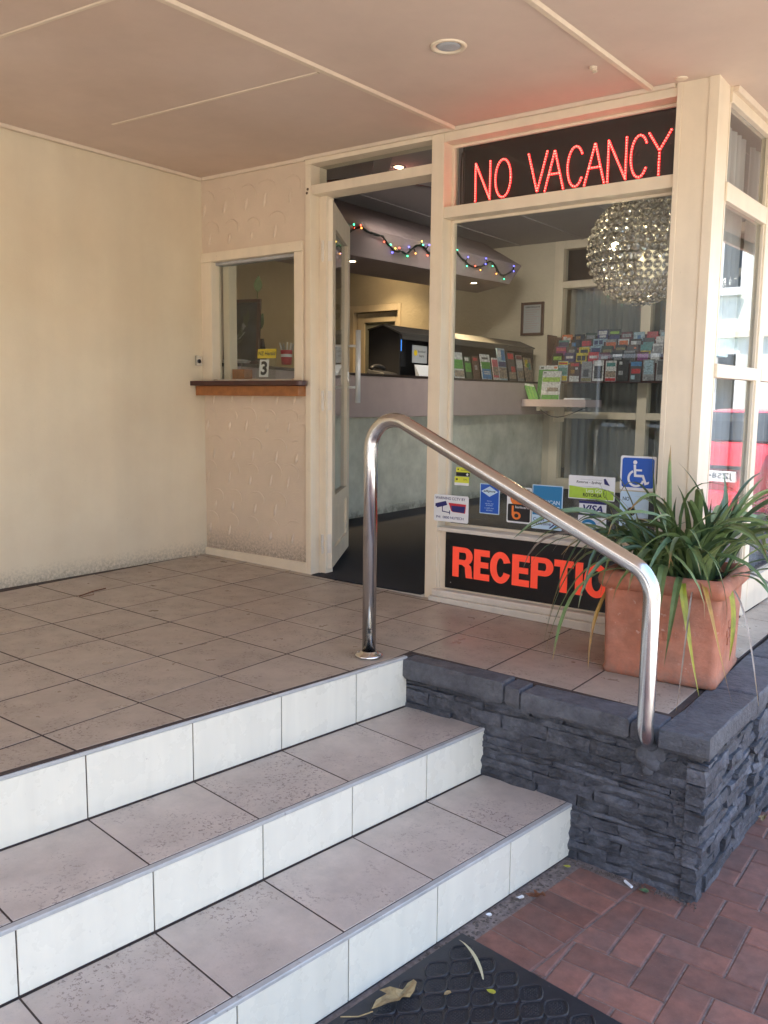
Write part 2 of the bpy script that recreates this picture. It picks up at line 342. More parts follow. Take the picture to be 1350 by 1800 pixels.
# flat lettering and shapes ------------------------------------------------------------
def curve_mesh(loops, ext):
    cu = bpy.data.curves.new('shape', 'CURVE'); cu.dimensions = '2D'; cu.fill_mode = 'BOTH'; cu.extrude = ext
    for lp in loops:
        sp = cu.splines.new('POLY'); sp.points.add(len(lp) - 1); sp.use_cyclic_u = True
        for i, (x, y) in enumerate(lp): sp.points[i].co = (x, y, 0, 1)
    return ev(cu)
def ev(cu):
    o = bpy.data.objects.new('tmp', cu); COL.objects.link(o)
    dg = bpy.context.evaluated_depsgraph_get(); dg.update()
    me = bpy.data.meshes.new_from_object(o.evaluated_get(dg)); bpy.data.objects.remove(o); bpy.data.curves.remove(cu)
    return me
def text_mesh(body, bold=0.0, shear=0.0, ext=0.0):
    cu = bpy.data.curves.new('text', 'FONT'); cu.body = body; cu.size = 1.0; cu.offset = bold; cu.shear = shear; cu.extrude = ext; cu.resolution_u = 3
    return ev(cu)
class Plane:
    """a flat frame in space: origin, x axis, y axis; z comes out of the face"""
    def __init__(s, o, x, y):
        s.o = Vector(o); s.x = Vector(x).normalized(); s.y = Vector(y).normalized(); s.n = s.x.cross(s.y)
    def p(s, u, v, w=0.0): return s.o + s.x * u + s.y * v + s.n * w
def FY(y): return Plane((0, y, 0), (1, 0, 0), (0, 0, 1))        # facing -Y: u = world x, v = world z, w towards the viewer outside
def put(me, pl, name, mat, parent, u0, v0, u1, v1, w=0.0, flat=True, keep=False):
    """place a 2D mesh so that its bounds fill u0..u1, v0..v1 of the plane"""
    xs = [v.co.x for v in me.vertices]; ys = [v.co.y for v in me.vertices]
    if not xs: return None
    x0, x1, y0, y1 = min(xs), max(xs), min(ys), max(ys)
    sx = (u1 - u0) / max(1e-6, x1 - x0); sy = (v1 - v0) / max(1e-6, y1 - y0)
    if keep: k = min(sx, sy); u0 = (u0 + u1) / 2 - k * (x1 - x0) / 2; v0 = (v0 + v1) / 2 - k * (y1 - y0) / 2; sx = sy = k
    off = wloc(parent) if parent else Vector((0, 0, 0))
    for v in me.vertices: v.co = pl.p(u0 + (v.co.x - x0) * sx, v0 + (v.co.y - y0) * sy, w + v.co.z) - off
    me.materials.clear(); me.materials.append(mat); me.name = name
    return link(name, me, parent)
def text(body, pl, mat, parent, u0, v0, u1, v1, w, bold=0.0, shear=0.0, keep=False, name='lettering'):
    return put(text_mesh(body, bold, shear), pl, name, mat, parent, u0, v0, u1, v1, w, keep=keep)
def rect(pl, mat, parent, u0, v0, u1, v1, w, th=0.0012, name='print_block', bevel=0.0):
    m = MB(); q = [(u0, v0), (u1, v0), (u1, v1), (u0, v1)]
    m.hexa([pl.p(u, v, w - th) for u, v in q], [pl.p(u, v, w) for u, v in q])
    return m.build(name, mat, parent, bevel)
def rrect(u0, v0, u1, v1, r, k=5):
    out = []
    for cx, cyy, a0 in ((u1 - r, v1 - r, 0), (u0 + r, v1 - r, 90), (u0 + r, v0 + r, 180), (u1 - r, v0 + r, 270)):
        for i in range(k + 1): a = R(a0 + 90 * i / k); out.append((cx + r * math.cos(a), cyy + r * math.sin(a)))
    return out
def shape(loops, pl, mat, parent, w, name='print_shape', ext=0.0005):
    me = curve_mesh(loops, ext); off = wloc(parent) if parent else Vector((0, 0, 0))
    for v in me.vertices: v.co = pl.p(v.co.x, v.co.y, w + v.co.z) - off
    me.materials.clear(); me.materials.append(mat); me.name = name
    return link(name, me, parent)
def circ(cx, cyy, r, n=24, a0=0, a1=360, ry=None):
    ry = ry or r; full = abs(a1 - a0) >= 360
    return [(cx + r * math.cos(R(a0 + (a1 - a0) * i / (n if full else n - 1))), cyy + ry * math.sin(R(a0 + (a1 - a0) * i / (n if full else n - 1)))) for i in range(n)]

# ================================================================== SETTING: ground, landing, steps
OX, OY, TX, TY, E1, E2 = 0.3481, -0.1116, 0.33, 0.3345, 0.0034, 0.0065
def land(x, y=0): return -0.0224 * (x - OX)
TH = -0.1444; SD = (math.sin(TH), -math.cos(TH)); SN = (math.cos(TH), math.sin(TH)); SP = (1.979, -1.093); TS = 0.3379
def ST(s, u): return (SP[0] + SD[0] * s + SN[0] * u, SP[1] + SD[1] * s + SN[1] * u)
Z0, Z1, Z2, Z3 = -0.0365, -0.232, -0.405, -0.590
W1, W2 = 0.340, 0.686

g = MB().box(-60, 90, -60, 90, -1.6, Z3 - 0.06).build('ground', mASPH, kind='structure')
MB().box(4.62, 6.6, -40, 60, Z3 - 0.059, Z3 - 0.02).build('footpath', mPATH, kind='structure')
MB().box(6.6, 18, -40, 60, Z3 - 0.059, Z3 - 0.045).build('street', mASPH, kind='structure')
MB().box(-8, 90, -40, -6.6, Z3 - 0.044, Z3 - 0.018).build('forecourt', mPATH, kind='structure')
pave = MB().prism([(2.2, -6.6), (4.6, -6.6), (4.6, 8), (2.2, 8)], Z3 - 0.055, Z3 - 0.0045).build('brick_paving', mSAND, kind='structure')
# herringbone pavers: H bricks start where i+j = 0 mod 4, V bricks where i+j = 2 mod 4
U = 0.0945; B0 = (3.0085, -1.089)
course_in, course_out = 0.745, 0.938   # distance of the header course from the landing edge line
far = MB()
nb = 0
def in_view(c): return -2.35 < c[1] < 1.25 and c[0] < 3.62
def brick(poly):
    global nb
    poly = inset(poly, 0.0024)
    if len(poly) < 3 or area(poly) < 0.0007: return
    c = (sum(p[0] for p in poly) / len(poly), sum(p[1] for p in poly) / len(poly))
    if in_view(c) and nb < 290:
        piece('brick', poly, Z3 - 0.03, Z3, 0.004, mBRICK, pave); nb += 1
    else: far.prism(poly, Z3 - 0.03, Z3, 0.004)
cells = []
for i in range(-8, 18):
    for j in range(-38, 60):
        k = (i + j) % 4
        if k == 0: q = (i, j, 2, 1)
        elif k == 2: q = (i, j, 1, 2)
        else: continue
        x0, y0 = B0[0] + q[0] * U, B0[1] + q[1] * U
        poly = [(x0, y0), (x0 + q[2] * U, y0), (x0 + q[2] * U, y0 + q[3] * U), (x0, y0 + q[3] * U)]
        cells.append((math.hypot(x0 - 3.1, y0 + 1.2), poly))
cells.sort(key=lambda c: c[0])
for s in range(-3, 36):
    brick([ST(s * 0.0955 - 0.02, course_in), ST(s * 0.0955 + 0.0755, course_in), ST(s * 0.0955 + 0.0755, course_out), ST(s * 0.0955 - 0.02, course_out)][::-1] if area([ST(0, 0), ST(1, 0), ST(1, 1)]) < 0 else [ST(s * 0.0955 - 0.02, course_in), ST(s * 0.0955 + 0.0755, course_in), ST(s * 0.0955 + 0.0755, course_out), ST(s * 0.0955 - 0.02, course_out)])
for d, poly in cells:
    if any(p[1] < -0.86 for p in poly): poly = clip(poly, ST(0, course_out), SN) if poly[0][1] < -0.7 else poly
    if len(poly) < 3: continue
    c = (sum(p[0] for p in poly) / len(poly), sum(p[1] for p in poly) / len(poly))
    if c[0] > 4.58 or (c[1] > -0.84 and c[0] < 3.08) or c[0] < 2.3: continue
    brick(poly)
far.build('bricks', mBRICK, pave, kind='stuff')

# landing
LAND = MB()
core = [(-0.1, 0.1), (-0.1, -5.0), ST(4.0, -0.002), ST(-0.33, -0.002), (2.01, -0.80), (3.0, -0.80), (3.06, 3.6), (2.6, 3.6), (2.6, 0.1)]
def zf_land(x, y): return land(x)
for poly in ([(-0.1, -0.775), (3.005, -0.79), (3.005, 0.1), (-0.1, 0.1)], [(-0.1, -5.0), ST(4.0, -0.003), ST(-0.31, -0.003), (-0.1, -0.775)], [(2.75, 0.1), (3.005, 0.1), (3.06, 3.6), (2.75, 3.6)]):
    LAND.prism(poly, -0.62, -0.0010, 0, zf_land)
landing = LAND.build('landing', mGROUT, kind='structure')
def gp(a, b): return (OX + a * TX - E2 * b * TY, OY + E1 * a * TX - b * TY)
bl = [-0.34, -0.137] + list(range(1, 13)); al = [-1.06] + list(range(0, 9))
for ib in range(len(bl) - 1):
    for ia in range(len(al) - 1):
        b0, b1, a0, a1 = bl[ib], bl[ib + 1], al[ia], al[ia + 1]
        q = [gp(a0, b1), gp(a1, b1), gp(a1, b0), gp(a0, b0)]
        q = clip(q, (-0.003, 0), (1, 0.025)); q = clip(q, (0, -0.003), (0, -1)) if len(q) > 2 else q
        if len(q) < 3: continue
        if b1 > 2.01: q = clip(q, ST(0, -0.0138), (-SN[0], -SN[1]))
        else: q = clip(q, (3.001, -0.8), (-1, 0.0))
        if len(q) < 3: continue
        q = inset(q, 0.0036)
        if len(q) < 3 or area(q) < 0.0008: continue
        piece('tile', q, -0.012, 0.0, 0.0008, mTILE, landing, zf_land)
for k in range(1, 10):   # the strip along the side wall
    q = inset([(2.83, 0.0 + (k - 1) * 0.335), (3.001 + 0.014 * (k - 1) * 0.335, (k - 1) * 0.335), (3.001 + 0.014 * k * 0.335, k * 0.335), (2.83 + 0.01 * k * 0.335, k * 0.335)], 0.003)
    piece('tile', q, -0.012, 0.0, 0.0008, mTILE, landing, zf_land)
def quadST(s0, s1, u0, u1):
    q = [ST(s0, u0), ST(s1, u0), ST(s1, u1), ST(s0, u1)]
    return q if area(q) > 0 else q[::-1]
# steps
SB = MB()
S0, S1 = -0.262, 3.6
SB.prism(quadST(-0.36, S1, -0.05, W1 - 0.004), -0.62, Z1 - 0.0012).prism(quadST(-0.36, S1, W1 - 0.004, W2 - 0.004), -0.62, Z2 - 0.0012)
steps = SB.build('tiled_steps', mGROUT, kind='structure')
def riser(s0, s1, u, zb, zt):
    a, b = ST(s0, u), ST(s1, u); c, d = ST(s1, u - 0.009), ST(s0, u - 0.009)
    q = [a, b, c, d]; q = q if area(q) > 0 else q[::-1]
    o = MB().prism(q, zb, zt)
    o.build('riser_tile', mRISER, steps, bevel=0.0009)
nz = 0
def nosing(u, z, name='nosing_strip', par=None):
    m = MB(); prof = [(u - 0.0155, z - 0.001), (u + 0.0005, z - 0.0005), (u + 0.0022, z - 0.003), (u + 0.0022, z - 0.0105), (u - 0.001, z - 0.0105), (u - 0.0155, z - 0.009)]
    n = 18; vs = []
    for i in range(n + 1):
        s0_ = S0 if u < 0.1 else -0.36; s = s0_ + (S1 - s0_) * i / n; w = random.uniform(-0.0006, 0.0006)
        for (uu, zz) in prof:
            x, y = ST(s, uu + w); vs.append((x, y, zz + w * 0.5))
    k = len(prof); fs = [(i * k + j, i * k + (j + 1) % k, (i + 1) * k + (j + 1) % k, (i + 1) * k + j) for i in range(n) for j in range(k)] + [tuple(range(k)), tuple(range(n * k, (n + 1) * k))]
    m.add(vs, fs); m.build(name, mNOSE, steps)
joints = [S0] + [TS * k for k in range(0, 11)]
for (u, zt, zb) in ((0.0, Z0, Z1), (W1, Z1, Z2), (W2, Z2, Z3)):
    nosing(u, zt)
    jj = joints if u < 0.1 else [-0.36] + joints[1:]
    for s0, s1 in zip(jj, jj[1:]): riser(s0 + 0.002, s1 - 0.002, u, zb + 0.004, zt - 0.0125)
for (u0, u1, z) in ((0.0, W1, Z1), (W1, W2, Z2)):
    jj = [-0.36] + joints[1:]
    for s0, s1 in zip(jj, jj[1:]):
        q = inset(quadST(s0, s1, u0 + 0.002, u1 - 0.0165), 0.0026)
        piece('tread_tile', q, z - 0.012, z, 0.0009, mTREAD, steps)

# ================================================================== STONE WALL
def ybase(x): return -0.866 - (x - 2.7) * 0.045          # the front face, a little skewed
def xbase(y): return 3.132 + (y + 0.88) * 0.035
swall = thing('stone_wall', 'low dry stacked slate wall painted dark grey beside the tiled steps', 'wall', (3.13, -0.88, Z3))
wc = MB()
wc.prism([(2.0, ybase(2.0) + 0.03), (3.10, ybase(3.1) + 0.03), (3.10, -0.79), (2.0, -0.79)], -0.66, -0.10)
wc.prism([(3.02, -0.785), (xbase(-0.785) - 0.03, -0.785), (xbase(3.6) - 0.03, 3.6), (3.07, 3.6)], -0.66, -0.10)
wc.build('wall_core', mMORT, swall)
def stone_piece(o, ax, L, h, depth, proud, nx, mat):
    """split-faced stone: o = lower corner on the face, ax = direction along the wall, outward = ax rotated -90 deg"""
    ax = Vector(ax); out = Vector((ax.y, -ax.x, 0)); up = Vector((0, 0, 1)); o = Vector(o)
    nzz = 3; vs = []; tilt = random.uniform(-0.006, 0.006)
    for j in range(nzz):
        for i in range(nx + 1):
            e = (i in (0, nx)) or (j in (0, nzz - 1))
            d = proud + random.uniform(-0.0045, 0.0045) - (random.uniform(0.0015, 0.006) if e else 0) + tilt * (i / nx - 0.5)
            uu = L * i / nx + (random.uniform(-0.004, 0.004) if e else random.uniform(-0.01, 0.01)); zz = h * j / (nzz - 1) + (random.uniform(-0.0025, 0.0025))
            vs.append(o + ax * uu + up * zz + out * d)
    k = len(vs); n1 = nx + 1
    fs = [(j * n1 + i, j * n1 + i + 1, (j + 1) * n1 + i + 1, (j + 1) * n1 + i) for j in range(nzz - 1) for i in range(nx)]
    loop = [i for i in range(n1)] + [j * n1 + nx for j in range(1, nzz)] + [(nzz - 1) * n1 + i for i in range(nx - 1, -1, -1)] + [j * n1 for j in range(nzz - 2, 0, -1)]
    for i in loop:
        p = vs[i] - o; vs.append(o + ax * p.dot(ax) + up * p.z - out * depth)
    m = len(loop)
    fs += [(loop[i], k + i, k + (i + 1) % m, loop[(i + 1) % m]) for i in range(m)]
    return MB().add(vs, fs)
rows = []
z = Z3 - 0.008
while z < -0.125:
    h = random.choice([0.018, 0.022, 0.026, 0.032, 0.05, 0.04, 0.026, 0.034])
    if z + h > -0.125: h = max(0.02, -0.113 - z)
    rows.append((z, h)); z += h
for (z, h) in rows:
    x = 1.985 - random.uniform(0, 0.06)
    while x < 3.10:
        L = random.uniform(0.09, 0.30) if h < 0.045 else random.uniform(0.07, 0.22)
        if x + L > 3.06: L = 3.132 - x + random.uniform(-0.012, 0.01)
        under = (z + h < Z2 and x + L < ST(-0.30, W2)[0]) or (z + h < Z1 and x + L < ST(-0.22, W1)[0])
        if not under:
            hh = h - random.uniform(0.0, 0.0025)
            stone_piece((x + 0.0015, ybase(x) , z), Vector((1, -0.045, 0)).normalized(), L - 0.0015, hh, 0.05, random.uniform(-0.005, 0.006), max(2, min(6, int(L / 0.04))), mSTONE).build('stone', mSTONE, swall)
        x += L
for (z, h) in rows:
    y = -0.893; first = True
    while y < 3.5:
        L = random.uniform(0.07, 0.26)
        hh = h - random.uniform(0.001, 0.005)
        o = (xbase(y), y + 0.0015, z)
        if y < 1.35:
            stone_piece(o, Vector((0.035, 1, 0)).normalized(), L - 0.003, hh, 0.05, random.uniform(-0.008, 0.014), max(2, min(5, int(L / 0.04))), mSTONE).build('stone', mSTONE, swall)
        else:
            if first: farst = globals().setdefault('farst', MB())
            farst = globals()['farst'] if 'farst' in globals() else globals().setdefault('farst', MB())
            mm = stone_piece(o, Vector((0.035, 1, 0)).normalized(), L - 0.003, hh, 0.05, random.uniform(-0.008, 0.014), 2, mSTONE); farst.add(mm.v, mm.f)
        first = False; y += L
farst.build('far_stones', mSTONE, swall, kind='stuff')
def capstone(poly, z0, z1):
    n = len(poly); vs = []; inn = inset(poly, 0.012)
    m = MB()
    # subdivide the outline for an uneven arris
    pts = []
    for i in range(n):
        a, b = poly[i], poly[(i + 1) % n]; L = math.hypot(b[0] - a[0], b[1] - a[1]); k = max(1, int(L / 0.07))
        for j in range(k): t = j / k; pts.append((a[0] + (b[0] - a[0]) * t, a[1] + (b[1] - a[1]) * t))
    c = (sum(p[0] for p in pts) / len(pts), sum(p[1] for p in pts) / len(pts)); N = len(pts)
    def ring(ins, zz, jit):
        return [(p[0] + (c[0] - p[0]) / max(0.02, math.hypot(c[0] - p[0], c[1] - p[1])) * (ins + random.uniform(0, jit)), p[1] + (c[1] - p[1]) / max(0.02, math.hypot(c[0] - p[0], c[1] - p[1])) * (ins + random.uniform(0, jit)), zz + random.uniform(-jit, jit) * 0.4) for p in pts]
    rings = [ring(0.010, z0, 0.004), ring(0.0, z0 + 0.012, 0.005), ring(0.0, z1 - 0.016, 0.004), ring(0.003, z1 - 0.004, 0.0025), ring(0.010, z1, 0.002)]
    vs = [p for r in rings for p in r]
    fs = [(i * N + k, i * N + (k + 1) % N, (i + 1) * N + (k + 1) % N, (i + 1) * N + k) for i in range(4) for k in range(N)] + [tuple(range(N - 1, -1, -1)), tuple(range(4 * N, 5 * N))]
    m.add(vs, fs); m.build('cap_stone', mCAP, swall, smooth=False)
def cf(x): return ybase(x) - 0.022 - (0.012 if x > 2.5 else 0)
for x0, x1 in ((2.012, 2.449), (2.452, 2.518), (2.521, 2.906), (2.909, 2.999)):
    capstone([(x0, cf(x0)), (x1, cf(x1)), (x1, -0.7805), (x0, -0.7805)], -0.118, -0.037 - 0.0224 * (0.5 * (x0 + x1) - 2.0))
ys = [-0.925, -0.42, 0.06, 0.5, 0.98, 1.45, 1.9, 2.4, 2.9, 3.5]
for y0, y1 in zip(ys, ys[1:]):
    capstone([(3.0025 + 0.014 * (y0 + 0.9), y0), (xbase(y0) + 0.022, y0), (xbase(y1) + 0.022, y1 - 0.003), (3.0025 + 0.014 * (y1 + 0.9), y1 - 0.003)], -0.125, -0.054)
# render smear below the rail foot
m = MB(); random.seed(3)
for k in range(16):
    m.ball((2.968 + random.gauss(0, 0.016), ybase(2.968) - 0.002, -0.165 + random.gauss(0, 0.022)), random.uniform(0.012, 0.026), 9, 6, (1.1, 0.4, 1.0))
m.build('mortar_patch', mPATCH, swall, smooth=True)

# ================================================================== BUILDING
bld = thing('reception_building', 'single storey cream motel reception building with glazed front and flat canopy', 'building')
HZ = 2.112
def ceilz(x): return 2.127 - 0.0066 * x
# walls
m = MB(); tw = 0.0251
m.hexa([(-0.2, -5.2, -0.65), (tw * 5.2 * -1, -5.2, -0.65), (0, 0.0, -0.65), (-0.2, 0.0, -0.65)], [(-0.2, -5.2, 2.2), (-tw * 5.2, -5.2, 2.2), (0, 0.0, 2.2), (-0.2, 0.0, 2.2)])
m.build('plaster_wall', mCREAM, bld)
tx = MB()
tx.box(-0.2, 0.0, 0.0005, 0.13, -0.1, 2.2)
tx.box(0.0, 0.782, 0.0, 0.13, 1.716, 2.2).box(0.0, 0.782, 0.0, 0.13, 0.046, 0.99).box(0.0, 0.02, 0.0, 0.13, 0.99, 1.716).box(0.75, 0.782, 0.0, 0.13, 0.99, 1.716)
twall = tx.build('textured_wall', mTEXT, bld)
# trowelled swirls: a comma ridge and a fan edge for every stroke
sw = MB(); random.seed(11)
def ridge(pts, r):
    n = len(pts); sw.tube(pts, [r * math.sin(math.pi * (i + 0.4) / (n - 0.2)) + 0.0004 for i in range(n)], 6, False)
for row in range(13):
    zc = 0.17 + row * 0.148 + random.uniform(-0.01, 0.01)
    for col in range(5):
        xc = 0.02 + col * 0.158 + (0.05 if row % 2 else 0.0) + random.uniform(-0.018, 0.018)
        if xc > 0.70 or (0.955 < zc < 1.76) or zc > 2.02: continue
        a = random.uniform(-8, 8); k = random.uniform(0.8, 1.15)
        ridge([(xc + 0.010 * math.sin(t * 1.9 + 0.2) + 0.022 * max(0, t - 0.6) * k, -0.0008, zc - 0.035 + 0.062 * k * t) for t in [i / 6 for i in range(7)]], random.uniform(0.008, 0.012))
        arc = [(xc + 0.02 + 0.062 * k * math.cos(R(w + a)), -0.0004, zc + 0.045 + 0.05 * k * math.sin(R(w + a))) for w in range(140, -35, -15)]
        arc = [p for p in arc if 0.004 < p[0] < 0.745 and p[2] < 2.08]
        if len(arc) > 3: ridge(arc, 0.0042)
sw.build('plaster_relief', mTEXT, twall, kind='stuff', smooth=True)
MB().box(0.0, 0.79, -0.014, 0.02, -0.02, 0.047).build('skirting_board', mTRIM, bld, 0.003)
# order window
ow = MB().box(-0.018, 0.764, -0.014, 0.06, 1.669, 1.72).build('order_window', mTRIM, bld, 0.003)
MB().box(0.0, 0.083, -0.013, 0.06, 1.012, 1.668).build('frame', mTRIM, ow, 0.003)
MB().box(0.705, 0.763, -0.013, 0.06, 1.012, 1.668).build('frame', mTRIM, ow, 0.003)
MB().box(0.084, 0.704, 0.02, 0.075, 1.652, 1.668).build('track', mNOSE, ow, 0.001)
MB().box(0.084, 0.704, 0.02, 0.075, 1.011, 1.022).build('track', mTRIMW, ow, 0.001)
MB().box(0.0845, 0.7035, 0.044, 0.048, 1.0225, 1.6515).build('pane', mGLASS, ow)
MB().box(0.083, 0.13, 0.076, 0.135, 1.0, 1.70).build('reveal', mTRIM, ow)
MB().box(0.66, 0.70, 0.076, 0.135, 1.0, 1.70).build('reveal', mTRIM, ow)
sh = MB()
sh.prism([(-0.094, -0.105), (0.80, -0.105), (0.815, -0.10), (0.825, -0.085), (0.825, -0.055), (0.79, -0.002), (0.004, -0.002), (-0.09, -0.062)], 0.984, 1.0105)
sh.build('window_shelf', mWOODD, bld, 0.003)
MB().prism([(0.004, -0.070), (0.785, -0.070), (0.785, -0.001), (0.004, -0.001)], 0.930, 0.983).build('shelf_apron', mWOOD, bld, 0.002)
# door frame and transom
df = MB().box(0.783, 0.819, -0.012, 0.115, -0.03, 2.085).build('door_frame', mTRIM, bld, 0.0025)
for zz in (1.948, 1.966): MB().lathe([(0.0, -0.004), (0.006, -0.003), (0.007, 0.0)], (0.795 + 0.3 * (zz - 1.948), -0.0125, zz), 10, 'y').build('screw', mDRYS, df)
MB().box(0.8195, 0.866, 0.055, 0.115, -0.03, 1.94).build('door_stop', mTRIM, df, 0.002)
MB().box(0.8195, 1.5445, -0.008, 0.115, 1.938, 1.984).build('transom_rail', mTRIM, bld, 0.0025)
MB().box(0.783, 1.5445, -0.012, 0.115, 2.0855, 2.135).build('head_rail', mTRIM, bld, 0.0025)
MB().box(0.8195, 1.5445, 0.058, 0.062, 1.985, 2.085).build('transom_pane', mGLASS, bld)
MB().box(1.545, 1.611, -0.010, 0.115, -0.06, 2.128).build('door_post', mTRIM, bld, 0.0025)
MB().box(0.79, 1.5445, -0.020, 0.115, -0.07, land(1.2) + 0.002).build('threshold', mTRIMW, bld)
# front window
MB().box(1.6115, 2.6505, -0.009, 0.115, 2.066, 2.13).build('head_rail', mTRIM, bld, 0.0025)
MB().box(1.6115, 2.6505, -0.006, 0.115, 1.736, 1.785).build('transom_rail', mTRIM, bld, 0.003)
MB().box(1.6115, 2.6505, -0.012, 0.115, 0.303, 0.322).build('window_sill', mTRIMW, bld, 0.004)
MB().box(1.6115, 2.6505, 0.006, 0.10, 0.0245, 0.3025).build('lower_panel', mTRIM, bld)
MB().box(1.6115, 1.622, -0.004, 0.0055, 0.0245, 0.3025).build('panel_bead', mTRIM, bld)
MB().box(1.60, 2.6505, -0.035, 0.10, -0.008, 0.024).build('bottom_rail', mTRIMW, bld, 0.006)
MB().box(1.59, 2.6505, -0.047, 0.10, -0.09, -0.0085).build('plinth_board', mTRIMW, bld, 0.004)
for zz0, zz1 in ((0.3225, 1.7355), (1.7855, 2.0655)):
    b = MB(); b.box(1.6115, 1.626, 0.060, 0.076, zz0, zz1).box(2.636, 2.6505, 0.060, 0.076, zz0, zz1).box(1.627, 2.635, 0.060, 0.076, zz1 - 0.012, zz1).box(1.627, 2.635, 0.060, 0.076, zz0, zz0 + 0.012)
    fw = b.build('front_window', mTRIM, bld, 0.001)
    MB().box(1.612, 2.650, 0.0775, 0.0815, zz0, zz1).build('pane', mGLASS, fw)
cp = MB().box(2.651, 2.807, -0.016, 0.128, -0.09, 2.13).build('corner_post', mTRIM, bld, 0.003)
MB().box(2.772, 2.8085, -0.0215, -0.0165, -0.03, 2.11).build('cover_strip', mTRIM, cp, 0.001)
MB().box(2.653, 2.672, -0.0205, -0.0165, -0.03, 2.11).build('cover_strip', mTRIM, cp, 0.001)
MB().box(2.646, 2.835, -0.05, 0.13, -0.10, 0.02).build('post_base', mTRIMW, bld, 0.006)
# side wall: bays of three panes, the wall turns out slightly
SW = Vector((0.03, 1, 0)).normalized(); SNm = Vector((1, -0.03, 0)).normalized()
def sidebox(y0, y1, z0, z1, d0, d1, name, mat, par, bevel=0.0):
    o = Vector((2.812, 0, 0))
    q = [o + SW * y0 - SNm * d1, o + SW * y0 - SNm * d0, o + SW * y1 - SNm * d0, o + SW * y1 - SNm * d1]
    b = MB().hexa([(p.x, p.y, z0) for p in q], [(p.x, p.y, z1) for p in q]); return b.build(name, mat, par, bevel)
edges = [0.1285, 0.765, 1.43, 2.10, 2.77, 3.44, 4.11, 4.78]
for k in range(7):
    y0, y1 = edges[k], edges[k + 1] - 0.0
    sidebox(y1 - 0.07, y1, -0.06, 2.13, -0.001, 0.042, 'side_mullion', mTRIM, bld, 0.003)
    ya, yb = y0 + 0.0005, y1 - 0.0705
    for z0, z1 in ((2.052, 2.125), (1.692, 1.762), (1.018, 1.072), (-0.05, 0.10)):
        sidebox(ya, yb, z0, z1, 0.0 if z0 > 1.1 else -0.003, 0.042, 'side_rail', mTRIM, bld, 0.003)
    for z0, z1 in ((0.1005, 1.0175), (1.0725, 1.6915), (1.7625, 2.0515)):
        w = sidebox(ya, ya + 0.012, z0, z1, 0.008, 0.020, 'side_window', mTRIM, bld)
        sidebox(yb - 0.012, yb, z0, z1, 0.008, 0.020, 'bead', mTRIM, w)
        sidebox(ya, yb, z0, z1, 0.0205, 0.0245, 'pane', mGLASSS, w)
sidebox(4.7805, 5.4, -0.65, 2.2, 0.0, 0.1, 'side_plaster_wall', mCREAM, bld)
# soffit, battens, roof
so = MB()
so.add([(-0.2, -6.2, ceilz(-0.2)), (3.72, -6.2, ceilz(3.72)), (3.72, 9, ceilz(3.72)), (-0.2, 9, ceilz(-0.2)), (-0.2, -6.2, 2.2), (3.72, -6.2, 2.2), (3.72, 9, 2.2), (-0.2, 9, 2.2)], [(3, 2, 1, 0), (4, 5, 6, 7), (0, 1, 5, 4), (1, 2, 6, 5), (2, 3, 7, 6), (3, 0, 4, 7)])
# the soffit stops at the glazed front: only the canopy part is kept
so = MB()
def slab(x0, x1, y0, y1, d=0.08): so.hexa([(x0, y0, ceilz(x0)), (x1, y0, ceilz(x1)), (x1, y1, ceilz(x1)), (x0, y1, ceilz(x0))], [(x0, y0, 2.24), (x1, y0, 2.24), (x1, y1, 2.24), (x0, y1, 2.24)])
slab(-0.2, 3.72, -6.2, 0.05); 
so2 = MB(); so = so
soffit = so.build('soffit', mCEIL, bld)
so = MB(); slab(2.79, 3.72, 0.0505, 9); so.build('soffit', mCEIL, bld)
def batten(pts, w, h, name='batten', par=soffit, mat=mBATT):
    (x0, y0), (x1, y1) = pts; d = Vector((x1 - x0, y1 - y0, 0)).normalized(); n = Vector((-d.y, d.x, 0)) * w / 2
    q = [Vector((x0, y0, 0)) - n, Vector((x1, y1, 0)) - n, Vector((x1, y1, 0)) + n, Vector((x0, y0, 0)) + n]
    k = 0.65
    q2 = [Vector((x0, y0, 0)) - n * k, Vector((x1, y1, 0)) - n * k, Vector((x1, y1, 0)) + n * k, Vector((x0, y0, 0)) + n * k]
    MB().hexa([(p.x, p.y, ceilz(p.x) - h) for p in q2], [(p.x, p.y, ceilz(p.x) - 0.0006) for p in q]).build(name, mat, par, 0.0015)
batten([(1.56, -2.6), (1.668, -0.014)], 0.034, 0.012); batten([(1.56, -6.1), (1.56, -2.605)], 0.034, 0.012)
batten([(2.47, -2.0), (2.552, -0.014)], 0.030, 0.012); batten([(2.47, -6.1), (2.47, -2.005)], 0.030, 0.012)
batten([(0.42, -0.892), (1.597, -0.857)], 0.020, 0.004); batten([(0.02, -1.765), (1.55, -1.66)], 0.020, 0.004); batten([(1.62, -2.7), (2.44, -2.7)], 0.02, 0.004)
batten([(-0.01, -5.0), (0.012, -0.012)], 0.028, 0.016, 'cornice'); batten([(0.03, -0.012), (0.78, -0.012)], 0.026, 0.016, 'cornice')
batten([(0.785, -0.020), (2.645, -0.020)], 0.026, 0.014, 'cornice'); batten([(2.825, 0.13), (2.975, 4.9)], 0.03, 0.02, 'cornice')
MB().box(-4.0, 3.72, -6.2, 9, 2.2405, 2.5).box(-4.0, 2.86, 0.0, 5.6, 2.502, 2.95).build('roof', mROOF, bld) if False else None
MB().box(-0.3, 3.75, -6.25, 0.02, 2.2405, 2.55).box(2.80, 3.75, 0.0205, 9, 2.2405, 2.55).build('canopy_roof', mROOF, bld)
MB().box(-4.0, 2.95, 0.021, 8.2, 2.70, 2.95).build('main_roof', mROOF, bld)
MB().box(3.751, 3.78, -6.25, 9, 2.05, 2.56).build('fascia_board', mTRIM, bld)
